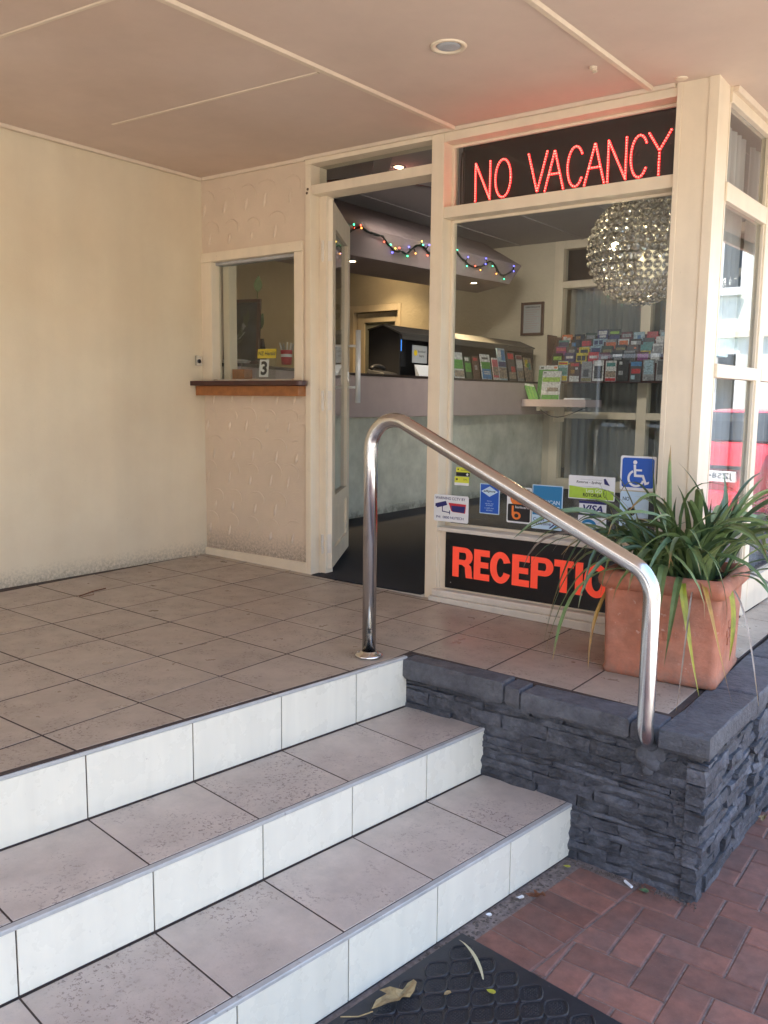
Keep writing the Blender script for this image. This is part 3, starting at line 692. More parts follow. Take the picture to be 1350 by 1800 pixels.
MB().box(-0.3, 3.75, -6.28, -6.251, 2.05, 2.56).build('fascia_board', mTRIM, bld)

nh = MB(); random.seed(4)
for xb in (0.5, 0.98, 1.5, 1.75, 2.3, 2.66, 3.2):
    for k in range(14):
        y_ = -4.0 + k * 0.30 + random.uniform(-0.02, 0.02); x_ = xb + random.uniform(-0.006, 0.006)
        nh.lathe([(0.0, -0.0012), (0.0032, -0.0008), (0.004, 0.0)], (x_, y_, ceilz(x_)), 7)
nh.build('nail_head', mCEIL, soffit, kind='stuff')
# interior
MB().box(-3.6, 2.72, 0.116, 5.19, -0.08, -0.0165).build('carpet', mCARPET, kind='structure')
MB().box(0.835, 1.535, -0.028, 0.30, -0.0160, -0.0095).build('entrance_mat', mCARPET, label='charcoal ribbed mat lying in the open glass doorway', cat='mat')
iw = MB()
iw.box(-3.75, -3.6, 0.0, 8.0, -0.1, 2.7)                       # left inner wall
iw.box(-3.6, -0.2005, 0.02, 0.13, -0.1, 2.7)                      # behind the plaster wall
iw.box(-0.2, 2.8, 0.052, 0.13, 2.2405, 2.7)
iw.box(-3.6, -3.13, 5.2, 5.32, -0.1, 2.7).box(-3.13, -2.30, 5.2, 5.32, 2.07, 2.7).box(-2.30, -0.315, 5.2, 5.32, -0.1, 2.7)
iw.box(2.86, 2.95, 0.13, 5.4, 2.2405, 2.7).box(2.97, 3.05, 5.4, 8.0, -0.65, 2.7).box(-3.75, 2.95, 8.0, 8.1, -0.1, 2.7)
iw.build('inner_wall', mINWALL, bld)
icl = MB().box(-3.6, 2.86, 0.14, 8.0, 2.585, 2.69).build('inner_ceiling', mINCEIL, bld)
for k in range(8): MB().box(-2.9 + k * 0.72, -2.875 + k * 0.72, 0.15, 5.19, 2.578, 2.5845).build('cover_strip', mINCEIL, icl)
MB().box(-3.59, 2.7, 0.15, 0.175, 2.52, 2.584).build('ceiling_beam', mWOODD, bld)
# glazed partition at the back
bw = MB()
for x in (-0.312, 0.645, 1.60, 2.56): bw.box(x, x + 0.10, 5.19, 5.31, -0.02, 2.585)
bwo = bw.build('glazed_partition', mTRIM, bld, 0.003)
for x in (-0.211, 0.746, 1.701):
    for z0, z1 in ((-0.02, 0.09), (0.738, 0.808), (2.10, 2.17), (2.50, 2.585)): MB().box(x, x + 0.853, 5.193, 5.31, z0, z1).build('rail', mTRIM, bwo, 0.003)
    for z0, z1 in ((0.0905, 0.7375), (0.8085, 2.0995), (2.1705, 2.4995)): MB().box(x, x + 0.853, 5.25, 5.254, z0, z1).build('pane', mGLASS, bwo)
MB().box(-3.6, 2.86, 5.33, 8.0, -0.08, -0.0165).build('back_room_floor', mCARPET, kind='structure')
def curtain(x0, x1, z0, z1, y, amp, per, name, mat, label, group=None, axis='x', slant=0.0):
    n = int((x1 - x0) / 0.012); m = MB(); vs = []; ph = random.uniform(0, 6)
    for i in range(n + 1):
        u = x0 + (x1 - x0) * i / n; w = amp * (math.sin(2 * math.pi * u / per + ph) + 0.45 * math.sin(2 * math.pi * u / (per * 0.43) + ph * 2.1))
        for zz, k in ((z0, 1.0), ((z0 + z1) / 2, 0.95), (z1, 0.55)):
            vs.append((u, y + w * k, zz) if axis == 'x' else (y + w * k + slant * u, u, zz))
    fs = [(i * 3 + j, (i + 1) * 3 + j, (i + 1) * 3 + j + 1, i * 3 + j + 1) for i in range(n) for j in range(2)]
    return m.add(vs, fs).build(name, mat, None, smooth=True, label=label, cat='curtain', group=group)
random.seed(21)
curtain(-0.20, 0.62, 0.03, 2.14, 5.40, 0.022, 0.085, 'net_curtain', mCURT, 'grey net curtain behind the partition pane nearest the framed certificate', 'grey net curtains')
curtain(0.76, 1.60, 0.03, 2.14, 5.41, 0.022, 0.09, 'net_curtain', mCURT, 'grey net curtain behind the partition pane below the crystal globe lamp', 'grey net curtains')
curtain(1.71, 2.55, 0.03, 2.14, 5.40, 0.022, 0.085, 'net_curtain', mCURT, 'grey net curtain in the partition bay hidden by the corner post', 'grey net curtains')
curtain(0.15, 0.72, 0.08, 2.06, 2.70, 0.014, 0.07, 'sheer_curtain', mNET, 'white sheer curtain inside the side pane that mirrors the red car', 'white sheer curtains', 'y', 0.03)
curtain(0.80, 1.40, 0.08, 2.06, 2.70, 0.014, 0.07, 'sheer_curtain', mNET2, 'white sheer curtain inside the second side pane from the corner post', 'white sheer curtains', 'y', 0.03)
curtain(1.46, 2.10, 0.08, 2.06, 2.70, 0.014, 0.08, 'sheer_curtain', mNET2, 'white sheer curtain inside the third side pane from the corner post', 'white sheer curtains', 'y', 0.03)
# inner door in the back wall
idr = MB()
idr.box(-3.13, -3.02, 5.185, 5.32, -0.02, 2.065).box(-2.345, -2.30, 5.185, 5.32, -0.02, 2.065).box(-3.0195, -2.3455, 5.185, 5.32, 1.985, 2.065)
ido = idr.build('inner_door', mTRIM, bld, 0.003)
dd = MB(); dd.box(-3.0, -2.89, 5.24, 5.28, 0.0, 1.975).box(-2.42, -2.355, 5.24, 5.28, 0.0, 1.975).box(-2.8895, -2.4205, 5.24, 5.28, 1.86, 1.975).box(-2.8895, -2.4205, 5.24, 5.28, 0.0, 0.25)
dd.build('door_leaf', mTRIM, ido, 0.003)
MB().box(-2.889, -2.421, 5.258, 5.262, 0.2505, 1.8595).build('pane', mGLASS, ido)
MB().box(-2.889, -2.421, 5.268, 5.272, 0.2505, 1.8595).build('blind', pmat('pale blind', (0.52, 0.50, 0.45), 0.7, var=(5, 0.2)), ido)

# bulkhead with downlights
bk = MB()
bk.add([(-1.0, 0.6, 1.955), (-0.33, 0.6, 1.955), (-0.33, 4.23, 2.045), (-1.0, 4.75, 2.055), (-1.0, 0.6, 2.584), (-0.33, 0.6, 2.18), (-0.33, 4.48, 2.25), (-1.0, 4.9, 2.584)], [(3, 2, 1, 0), (4, 5, 6, 7), (0, 1, 5, 4), (1, 2, 6, 5), (2, 3, 7, 6), (3, 0, 4, 7)])
bko = bk.build('bulkhead', pmat('bulkhead paint', (0.30, 0.24, 0.235), 0.65, var=(4, 0.06)), bld, 0.003)
for (x, y, zz) in ((-0.50, 1.98, 1.985), (-0.52, 3.88, 2.033)):
    MB().lathe([(0.05, 0.004), (0.05, -0.006), (0.036, -0.008), (0.034, 0.0)], (x, y, zz), 20).build('downlight_ring', mCHROME, bko)
    MB().lathe([(0.0, -0.0025), (0.033, -0.0025), (0.033, 0.0015), (0.0, 0.0015)], (x, y, zz), 16).build('downlight_lens', mDLIGHT, bko)
    ld = bpy.data.lights.new('downlight_beam', 'SPOT'); ld.energy = 22; ld.spot_size = R(95); ld.spot_blend = 0.8; ld.color = (1, 0.74, 0.42); ld.shadow_soft_size = 0.03
    lo = bpy.data.objects.new('downlight_beam', ld); COL.objects.link(lo); lo.location = (x, y, zz - 0.03)
# added warm lamp, assumed over the back door for the glow on that wall
ld = bpy.data.lights.new('added_washer_beam', 'SPOT'); ld.energy = 9; ld.spot_size = R(110); ld.spot_blend = 0.9; ld.color = (1, 0.72, 0.38); ld.shadow_soft_size = 0.03
lo = bpy.data.objects.new('added_washer_beam', ld); COL.objects.link(lo); lo.location = (-2.3, 4.75, 2.54)
MB().lathe([(0.0, -0.002), (0.04, -0.002), (0.05, -0.006), (0.05, 0.0)], (-2.3, 4.75, 2.578), 18).build('downlight_lens', mDLIGHT, icl)  # unseen lens that goes with the added back wall lamp

dlo = thing('ceiling_downlight', 'lit downlight in the inner ceiling seen through the door transom', 'downlight', (0.02, 1.86, 2.578))
MB().lathe([(0.038, 0.0), (0.038, -0.006), (0.055, -0.008), (0.058, 0.0)], (0.02, 1.86, 2.5845), 24).build('trim_ring', mCHROME, dlo, smooth=True)
MB().lathe([(0.0, -0.003), (0.036, -0.003), (0.036, 0.0), (0.0, 0.0)], (0.02, 1.86, 2.5845), 18).build('lens', mDLIGHT, dlo)
ld = bpy.data.lights.new('ceiling_downlight_beam', 'SPOT'); ld.energy = 30; ld.spot_size = R(110); ld.spot_blend = 1.0; ld.color = (1, 0.93, 0.84); ld.shadow_soft_size = 0.12
lo = bpy.data.objects.new('ceiling_downlight_beam', ld); COL.objects.link(lo); lo.location = (0.02, 1.86, 2.56); lo.rotation_euler = Vector((0.25, -1.5, 1.6)).to_track_quat('Z', 'Y').to_euler()

# reception door: hinged at the left jamb, open inward
dr_h = Vector((0.868, 0.075, 0)); dr_d = Vector((-0.525, 0.851, 0)).normalized(); dr_n = Vector((dr_d.y, -dr_d.x, 0))
def leafbox(u0, u1, z0, z1, t0, t1, name, mat, par, bevel=0.0):
    q = [dr_h + dr_d * u0 + dr_n * t0, dr_h + dr_d * u0 + dr_n * t1, dr_h + dr_d * u1 + dr_n * t1, dr_h + dr_d * u1 + dr_n * t0]
    return MB().hexa([(p.x, p.y, z0) for p in q], [(p.x, p.y, z1) for p in q]).build(name, mat, par, bevel)
door = leafbox(0.0, 0.105, 0.012, 1.925, -0.02, 0.02, 'reception_door', mTRIM, bld, 0.003)
leafbox(0.62, 0.725, 0.012, 1.925, -0.02, 0.02, 'stile', mTRIM, door, 0.003)
leafbox(0.1055, 0.6195, 1.80, 1.924, -0.0195, 0.0195, 'door_rail', mTRIM, door, 0.002)
leafbox(0.1055, 0.6195, 0.0125, 0.11, -0.0195, 0.0195, 'door_rail', mTRIM, door, 0.002)
leafbox(0.1055, 0.6195, 0.33, 0.40, -0.0195, 0.0195, 'door_rail', mTRIM, door, 0.002)
leafbox(0.106, 0.619, 0.1105, 0.3295, -0.006, 0.006, 'door_panel', mTRIM, door)
leafbox(0.106, 0.619, 0.4005, 1.7995, -0.002, 0.002, 'pane', mGLASS, door)
for z0 in (1.62, 0.86, 0.10):
    hb = MB(); p = dr_h + Vector((-0.022, -0.024, 0))
    hb.tube([(p.x, p.y, z0), (p.x, p.y, z0 + 0.03)], 0.0075, 8).tube([(p.x, p.y, z0 + 0.031), (p.x, p.y, z0 + 0.06)], 0.0075, 8).tube([(p.x, p.y, z0 + 0.061), (p.x, p.y, z0 + 0.10)], 0.0075, 8)
    hb.tube([(p.x, p.y, z0 - 0.006), (p.x, p.y, z0)], 0.005, 8)
    a = dr_h - dr_d * 0.0025
    hb.obox((a + Vector((0, 0, z0 + 0.05))), dr_n * 0.017, dr_d * 0.0012, (0, 0, 0.05))
    hb.build('hinge', mTRIMW, door)
hp = MB(); hu = 0.672
for sgn in (1, -1):
    c = dr_h + dr_d * hu + dr_n * 0.078 * sgn
    hp.tube([(c.x, c.y, 0.895), (c.x, c.y, 1.325)], 0.0155, 16)
    for zz in (0.988, 1.232):
        s = dr_h + dr_d * hu + dr_n * 0.018 * sgn; hp.tube([(s.x, s.y, zz), (c.x, c.y, zz)], 0.008, 10)
hp.build('pull_handle', mBRUSH, door, smooth=True)
for p in [(dr_h + dr_d * 0.66 + dr_n * 0.0225)]:
    MB().obox((p.x, p.y, 1.05), dr_d * 0.012, dr_n * 0.002, (0, 0, 0.03)).build('lock_plate', mSTEEL, door)

# ================================================================== THINGS
random.seed(5)
# handrail --------------------------------------------------------------------------
def fillet(pts, rad, k=7):
    P = [Vector(p) for p in pts]; out = [P[0]]
    for i in range(1, len(P) - 1):
        a, b, c = P[i - 1], P[i], P[i + 1]; d1 = (a - b).normalized(); d2 = (c - b).normalized()
        ang = d1.angle(d2); t = min(rad / math.tan(ang / 2), (a - b).length * 0.48, (c - b).length * 0.48)
        r = t * math.tan(ang / 2); ctr = b + (d1 + d2).normalized() * (r / math.sin(ang / 2)); s = b + d1 * t; e = b + d2 * t
        v0 = s - ctr; v1 = e - ctr; w = v0.angle(v1); ax = v0.cross(v1).normalized()
        for j in range(k + 1): out.append(ctr + Matrix.Rotation(w * j / k, 3, ax) @ v0)
    out.append(P[-1]); return out
zb = land(1.908)
hr = thing('handrail', 'bent polished steel handrail rising from the landing and dropping in front of the slate wall', 'handrail', (1.908, -0.928, zb))
path = fillet([(1.908, -0.928, zb + 0.01), (1.908, -0.928, 0.878), (2.02, -0.930, 0.878), (2.02, -0.93, 0.868)] if False else [(1.908, -0.928, zb + 0.01), (1.911, -0.928, 0.906), (2.968, -0.946, 0.412), (2.968, -0.946, -0.085), (2.968, ybase(2.968) + 0.02, -0.135)], 0.105, 12)
MB().tube(path, 0.0255, 28).build('rail', mSTEEL, hr, smooth=True)
MB().lathe([(0.0, 0.0), (0.052, 0.0), (0.054, 0.004), (0.050, 0.010), (0.034, 0.013), (0.032, 0.020), (0.027, 0.022), (0.026, 0.016)], (1.908, -0.928, zb + 0.001), 32).build('floor_flange', mSTEEL, hr, smooth=True)
for a in (20, 200): MB().lathe([(0.0, 0.003), (0.005, 0.002), (0.006, 0.0)], (1.908 + 0.042 * math.cos(R(a)), -0.928 + 0.042 * math.sin(R(a)), zb + 0.0115), 10).build('screw', mSTEEL, hr)
dm = Vector((0.62, -0.785, 0)).normalized(); tm = Vector((-dm.y, dm.x, 0)); c_ = Vector((1.9083, -0.928, zb + 0.10)) + dm * 0.0252
MB().obox(c_, tm * 0.006, Vector((0, 0, 0.007)), dm * 0.0006).build('maker_label', mPLAST, hr)

# planter and plant --------------------------------------------------------------------
PC = Vector((2.831, -0.295, -0.0565)); ph = R(4.0); pu = Vector((math.cos(ph), math.sin(ph), 0)); pv = Vector((-math.sin(ph), math.cos(ph), 0))
pot = thing('terracotta_planter', 'square terracotta planter with a rolled rim standing on the tiled corner', 'planter', PC)
def rsq(h, z, rc, k=5):
    return [PC + pu * x + pv * y + Vector((0, 0, z)) for x, y in rrect(-h, -h, h, h, rc, k)]
def loft(rings, name, mat, par, capb=True, capt=True, smooth=True):
    n = len(rings[0]); vs = [p for r in rings for p in r]
    fs = [(i * n + k, i * n + (k + 1) % n, (i + 1) * n + (k + 1) % n, (i + 1) * n + k) for i in range(len(rings) - 1) for k in range(n)]
    if capb: fs.append(tuple(range(n - 1, -1, -1)))
    if capt: fs.append(tuple(range((len(rings) - 1) * n, len(rings) * n)))
    return MB().add(vs, fs).build(name, mat, par, smooth=smooth)
loft([rsq(h, z, rc) for h, z, rc in ((0.186, 0.0, 0.02), (0.196, 0.006, 0.022), (0.199, 0.022, 0.022), (0.194, 0.034, 0.022), (0.196, 0.15, 0.022), (0.200, 0.315, 0.022), (0.200, 0.3155, 0.022))], 'body', mTERRA, pot)
loft([rsq(h, z, rc) for h, z, rc in ((0.196, 0.312, 0.022), (0.208, 0.318, 0.025), (0.221, 0.332, 0.03), (0.224, 0.350, 0.03), (0.219, 0.366, 0.03), (0.210, 0.376, 0.026), (0.198, 0.382, 0.022), (0.188, 0.380, 0.02), (0.182, 0.360, 0.02), (0.180, 0.330, 0.02))], 'rim', mTERRA, pot, False, False)
loft([rsq(0.183, 0.335, 0.02), rsq(0.182, 0.345, 0.02)], 'soil', mSOIL, pot, True, True, False)
for side in (0, 1):   # worn rosette moulded on two faces
    nn = (-pv) if side == 0 else pu; tt = pu if side == 0 else pv
    ro = MB(); c = PC + nn * 0.1965 + Vector((0, 0, 0.17))
    for k in range(6):
        a = k * math.pi / 3; q = c + tt * 0.035 * math.cos(a) + Vector((0, 0, 0.035 * math.sin(a)))
        ro.obox(q, tt * 0.014, Vector((0, 0, 0.014)), nn * 0.004)
    ro.obox(c, tt * 0.012, Vector((0, 0, 0.012)), nn * 0.006)
    ro.build('rosette', mTERRA, pot, bevel=0.003)
plant = thing('strap_leaf_plant', 'bushy strap leaf plant with some yellowed blades spilling over the terracotta planter', 'plant', PC + Vector((0, 0, 0.345)))
def leaf(pts, w, mat, fold=0.35, twist=0.0):
    """strap leaf along a centre line, creased along the midrib"""
    n = len(pts); vs = []; al_ = []
    for i, p in enumerate(pts):
        t = (pts[min(i + 1, n - 1)] - pts[max(i - 1, 0)]).normalized(); s = i / (n - 1)
        side = t.cross(Vector((0, 0, 1)))
        if side.length < 0.05: side = Vector((1, 0, 0)) if not leaf.az else leaf.az.cross(Vector((0, 0, 1)))
        side.normalize(); side = Matrix.Rotation(twist * s, 3, t) @ side; nrm = side.cross(t)
        ww = w * (0.55 + 0.45 * min(1, s * 4)) * (1 - max(0, (s - 0.5) / 0.5) ** 1.8) * 0.5; ww = max(ww * random.uniform(0.94, 1.06), 0.0006)
        vs += [p - side * ww + nrm * ww * fold, p, p, p + side * ww + nrm * ww * fold]; al_ += [s] * 4
    fs = [(4 * i + j, 4 * i + j + 1, 4 * i + j + 5, 4 * i + j + 4) for i in range(n - 1) for j in (0, 2)]
    off = wloc(plant); me = MB().add(vs, fs).mesh('leaf', off, 0, True, False); me.materials.append(mat)
    at = me.attributes.new('along', 'FLOAT', 'POINT')
    for k, v in enumerate(al_): at.data[k].value = v
    return link('leaf', me, plant)
leaf.az = None
def arch(p, az, el, L, droop, w, mat, n=11, twist=0.0, minz=None):
    a = Vector((math.cos(az), math.sin(az), 0)); leaf.az = a; pts = [p.copy()]; e = el; arch.bend = random.gauss(0, 0.06)
    for i in range(n - 1):
        s = i / (n - 1); e = el - droop * (s ** 1.35)
        a = Matrix.Rotation(arch.bend, 3, 'Z') @ a
        q = pts[-1] + (a * math.cos(e) + Vector((0, 0, math.sin(e)))) * (L / (n - 1))
        if minz and q.z < minz: q.z = minz
        pts.append(q)
    leaf(pts, w, mat, random.uniform(0.2, 0.5), twist)
soilz = PC.z + 0.345
random.seed(77)
for cl in range(12):
    cx = PC.x + random.uniform(-0.12, 0.13); cyy = PC.y + random.uniform(-0.12, 0.12)
    for k in range(11):
        az = random.uniform(0, 2 * math.pi); rr = random.random()
        p = Vector((cx + 0.025 * math.cos(az), cyy + 0.025 * math.sin(az), soilz - 0.01))
        if rr < 0.22: el, L, dr = R(random.uniform(64, 84)), random.uniform(0.26, 0.46), R(random.uniform(10, 70))
        elif rr < 0.72: el, L, dr = R(random.uniform(50, 76)), random.uniform(0.42, 0.70), R(random.uniform(70, 125))
        else: el, L, dr = R(random.uniform(45, 66)), random.uniform(0.50, 0.78), R(random.uniform(110, 160))
        m = random.choice([mLEAF, mLEAF, mLEAFD, mLEAFL])
        if random.random() < 0.03: m = mLEAFB
        if cyy + math.sin(az) * L * 0.7 > -0.03 and cx + math.cos(az) * L * 0.7 < 2.84: L *= 0.5
        if math.cos(az) < -0.25: L *= 0.82
        arch(p, az, el, L, dr, random.uniform(0.013, 0.032), m, n=12, twist=random.uniform(-1.3, 1.3))
def bez(ctrl, n=12):
    P = [Vector(c) for c in ctrl]
    out = []
    for i in range(n):
        t = i / (n - 1); Q = P[:]
        while len(Q) > 1: Q = [Q[j].lerp(Q[j + 1], t) for j in range(len(Q) - 1)]
        out.append(Q[0])
    return out
S = soilz
hang = [  # the blades that hang over the rim or stand up singly
 ([(2.80, -0.36, S), (2.62, -0.50, S + 0.20), (2.48, -0.50, S + 0.10), (2.40, -0.48, -0.02)], 0.026, mLEAF),
 ([(2.80, -0.38, S), (2.62, -0.54, S + 0.16), (2.52, -0.56, S + 0.02), (2.44, -0.56, -0.045)], 0.024, mLEAF),
 ([(2.82, -0.40, S), (2.66, -0.60, S + 0.12), (2.54, -0.62, S), (2.50, -0.60, -0.02)], 0.030, mLEAF),
 ([(2.78, -0.34, S), (2.60, -0.44, S + 0.28), (2.48, -0.40, S + 0.2), (2.38, -0.40, 0.06)], 0.02, mLEAFD),
 ([(2.80, -0.36, S), (2.66, -0.46, S + 0.08), (2.60, -0.52, S - 0.1), (2.62, -0.56, -0.035)], 0.017, mLEAFO),
 ([(2.90, -0.42, S), (2.93, -0.58, S + 0.10), (2.96, -0.58, S - 0.12), (3.03, -0.62, -0.035)], 0.024, mLEAFY),
 ([(2.90, -0.42, S), (2.92, -0.56, S + 0.12), (2.93, -0.60, S - 0.06), (2.91, -0.62, 0.04)], 0.024, mLEAF),
 ([(2.95, -0.40, S), (3.00, -0.56, S + 0.11), (3.05, -0.58, S - 0.12), (3.13, -0.60, -0.045)], 0.018, mLEAFO),
 ([(2.86, -0.42, S), (2.87, -0.58, S + 0.18), (2.88, -0.60, S + 0.02), (2.87, -0.62, 0.10)], 0.032, mLEAF),
 ([(2.84, -0.40, S), (2.85, -0.55, S + 0.16), (2.83, -0.60, S + 0.06), (2.84, -0.60, 0.0)], 0.03, mLEAF),
 ([(2.96, -0.36, S), (3.08, -0.44, S + 0.10), (3.09, -0.46, S - 0.1), (3.08, -0.47, 0.06)], 0.021, mLEAFY),
 ([(2.98, -0.30, S), (3.16, -0.40, S + 0.12), (3.22, -0.42, S - 0.02), (3.24, -0.40, 0.02)], 0.024, mLEAF),
 ([(2.98, -0.28, S), (3.14, -0.32, S + 0.13), (3.24, -0.30, S - 0.05), (3.27, -0.28, -0.03)], 0.02, mLEAFB),
 ([(2.96, -0.32, S), (3.10, -0.42, S + 0.08), (3.14, -0.46, S - 0.15), (3.20, -0.56, -0.045)], 0.009, mLEAFB),
 ([(2.96, -0.30, S), (3.16, -0.34, S + 0.16), (3.34, -0.34, S + 0.16), (3.44, -0.32, S + 0.02)], 0.032, mLEAFD),
 ([(2.98, -0.26, S), (3.18, -0.26, S + 0.10), (3.36, -0.20, S + 0.10), (3.46, -0.18, S - 0.06)], 0.028, mLEAF),
 ([(2.92, -0.25, S), (2.96, -0.28, S + 0.22), (2.92, -0.34, S + 0.34), (2.84, -0.36, S + 0.42)], 0.022, mLEAFD),
 ([(2.78, -0.30, S), (2.76, -0.34, S + 0.2), (2.75, -0.36, S + 0.34), (2.745, -0.36, S + 0.47)], 0.017, mLEAF),
 ([(2.80, -0.28, S), (2.80, -0.30, S + 0.2), (2.795, -0.32, S + 0.36), (2.80, -0.33, S + 0.48)], 0.019, mLEAF),
 ([(2.76, -0.32, S), (2.70, -0.34, S + 0.2), (2.66, -0.36, S + 0.34), (2.60, -0.40, S + 0.40)], 0.024, mLEAF),
 ([(2.82, -0.30, S), (2.80, -0.34, S + 0.22), (2.70, -0.38, S + 0.44), (2.66, -0.44, S + 0.30)], 0.030, mLEAFD),
 ([(2.84, -0.32, S), (2.86, -0.38, S + 0.26), (2.80, -0.44, S + 0.40), (2.72, -0.52, S + 0.24)], 0.030, mLEAF),
 ([(2.88, -0.30, S), (2.94, -0.34, S + 0.24), (2.90, -0.40, S + 0.42), (2.98, -0.50, S + 0.30)], 0.028, mLEAFL),
 ([(2.92, -0.26, S), (3.02, -0.28, S + 0.24), (3.10, -0.30, S + 0.38), (3.24, -0.34, S + 0.34)], 0.028, mLEAF),
 ([(2.90, -0.36, S), (2.98, -0.48, S + 0.22), (3.12, -0.54, S + 0.24), (3.24, -0.56, S + 0.10)], 0.034, mLEAFD),
 ([(2.86, -0.30, S), (2.80, -0.36, S + 0.38), (2.96, -0.42, S + 0.42), (3.12, -0.42, S + 0.30)], 0.011, mLEAF),
 ([(2.78, -0.34, S), (2.70, -0.40, S + 0.30), (2.62, -0.42, S + 0.34), (2.46, -0.42, S + 0.31)], 0.008, mLEAFB),
 ([(2.78, -0.34, S), (2.66, -0.46, S + 0.32), (2.52, -0.44, S + 0.26), (2.40, -0.42, S + 0.06)], 0.016, mLEAFD),
 ([(2.94, -0.44, S), (2.98, -0.60, S + 0.06), (2.99, -0.70, -0.045), (3.00, -0.76, -0.05)], 0.006, mLEAFB),
]
for c, w, m in hang: leaf.az = Vector((1, 0, 0)); leaf(bez(c, 13), w, m, 0.3, random.uniform(-0.6, 0.6))

# rubber mat ----------------------------------------------------------------------
mo = ST(0.255, W2 + 0.022); md = Vector((SD[0], SD[1], 0)); mn = Vector((SN[0], SN[1], 0)); zm = Z3 + 0.0015
rm = thing('rubber_mat', 'black rubber scraper mat with diamond lattice lying against the lowest riser', 'mat', (mo[0], mo[1], zm))
def mq(s, u, z=0.0): return Vector((mo[0], mo[1], zm + z)) + md * s + mn * u
ML, MWd = 1.2, 0.72
MB().hexa([mq(0, 0), mq(ML, 0), mq(ML, MWd), mq(0, MWd)][::-1], [mq(0.004, 0.004, 0.008), mq(ML, 0.004, 0.008), mq(ML, MWd - 0.004, 0.008), mq(0.004, MWd - 0.004, 0.008)][::-1]).build('mat_base', mRUBBER, rm, bevel=0.002)
lat = MB(); nub = MB()
cu_, cs_ = 0.076, 0.100
for iu in range(-1, 11):
    for is_ in range(-1, 13):
        for off in (0, 1):
            u = 0.06 + iu * cu_ + off * cu_ / 2; s = 0.075 + is_ * cs_ + off * cs_ / 2
            ins = lambda a, b: 0.03 < a < ML - 0.02 and 0.03 < b < MWd - 0.03
            if not ins(s, u): continue
            ring = []
            for k in range(16):
                a = 2 * math.pi * k / 16; c_, s_ = math.cos(a), math.sin(a); pw = 0.72
                x = math.copysign(abs(c_) ** (1 / pw), c_) * 0.5 * cs_ * 0.80; y = math.copysign(abs(s_) ** (1 / pw), s_) * 0.5 * cu_ * 0.80
                ss, uu = min(max(s + x, 0.022), ML - 0.02), min(max(u + y, 0.022), MWd - 0.022); ring.append(mq(ss, uu, 0.0085))
            lat.tube(ring + [ring[0]], 0.0034, 5, False)
            for p in range(-4, 5):
                for q in range(-4, 5):
                    if abs(p) / 4.6 + abs(q) / 4.6 < 0.72:
                        c = mq(s + p * 0.0082, u + q * 0.0066, 0.0075)
                        if not (0.025 < s + p * 0.0082 < ML and 0.022 < u + q * 0.0066 < MWd - 0.02): continue
                        nub.add([c + md * 0.0026, c + mn * 0.0022, c - md * 0.0026, c - mn * 0.0022, c + Vector((0, 0, 0.0042))], [(0, 1, 4), (1, 2, 4), (2, 3, 4), (3, 0, 4)])
lat.build('lattice_ridge', mRUBBER, rm, kind='stuff'); nub.build('scraper_nub', mRUBBER, rm, kind='stuff')

# fallen bits ---------------------------------------------------------------------------
def litter(name, loops, c, z, mat, label, curl=0.01, group=None, cat='leaf', rot=0.0, sc=1.0):
    m = MB(); n = len(loops); pts = []
    ctr = Vector((sum(p[0] for p in loops) / n, sum(p[1] for p in loops) / n))
    vs = []
    for ringk in (1.0, 0.55):
        for (x, y) in loops:
            px, py = (ctr.x + (x - ctr.x) * ringk) * sc, (ctr.y + (y - ctr.y) * ringk) * sc
            xx = px * math.cos(rot) - py * math.sin(rot); yy = px * math.sin(rot) + py * math.cos(rot)
            vs.append((c[0] + xx, c[1] + yy, z + 0.003 + curl * (abs(math.sin(px * 60 + 1)) * 0.7 + random.random() * 0.5) * ringk))
    vs.append((c[0] + ctr.x * sc, c[1] + ctr.y * sc, z + 0.004))
    fs = [(k, (k + 1) % n, n + (k + 1) % n, n + k) for k in range(n)] + [(n + k, n + (k + 1) % n, 2 * n) for k in range(n)]
    return m.add(vs, fs).build(name, mat, None, label=label, cat=cat, group=group)
mDRY = pmat('dry maple leaf', (0.36, 0.27, 0.13), 0.8, var=(60, 0.3), hue=(25, (0.25, 0.17, 0.08), 0.8))
mDRYB = pmat('brown leaf', (0.19, 0.075, 0.035), 0.8, var=(60, 0.4))
maple = [(-0.075, -0.005), (-0.05, 0.014), (-0.028, 0.016), (-0.012, 0.026), (-0.018, 0.052), (0.004, 0.036), (0.012, 0.02), (0.03, 0.012), (0.05, 0.024), (0.072, 0.03), (0.07, 0.012), (0.052, -0.004), (0.03, -0.016), (0.012, -0.012), (-0.004, -0.02), (-0.03, -0.012), (-0.05, -0.012)]
lf = litter('fallen_leaf', maple, (2.665, -1.80), zm + 0.014, mDRY, 'large curled tan maple leaf lying on the black rubber mat', 0.016, rot=R(68), sc=1.0)
st = [Vector((2.645, -1.87, zm + 0.02)), Vector((2.628, -1.905, zm + 0.02)), Vector((2.60, -1.94, zm + 0.028))]
MB().tube(st, 0.0016, 6).build('leaf_stalk', mDRY, lf)
b = bez([(2.665, -1.498, zm + 0.018), (2.72, -1.52, zm + 0.03), (2.77, -1.56, zm + 0.02), (2.80, -1.60, zm + 0.016)], 9)
mm = MB(); vs = []
for i, p in enumerate(b): w = 0.005 * math.sin(math.pi * (i + 0.6) / 9.5) + 0.0006; vs += [p + Vector((0.5, 0.85, 0)) * w, p - Vector((0.5, 0.85, 0)) * w + Vector((0, 0, 0.002))]
mm.add(vs, [(2 * i, 2 * i + 1, 2 * i + 3, 2 * i + 2) for i in range(8)]).build('grass_blade', pmat('straw blade', (0.5, 0.45, 0.27), 0.6), None, label='long pale dried grass blade lying across the rubber mat', cat='blade')
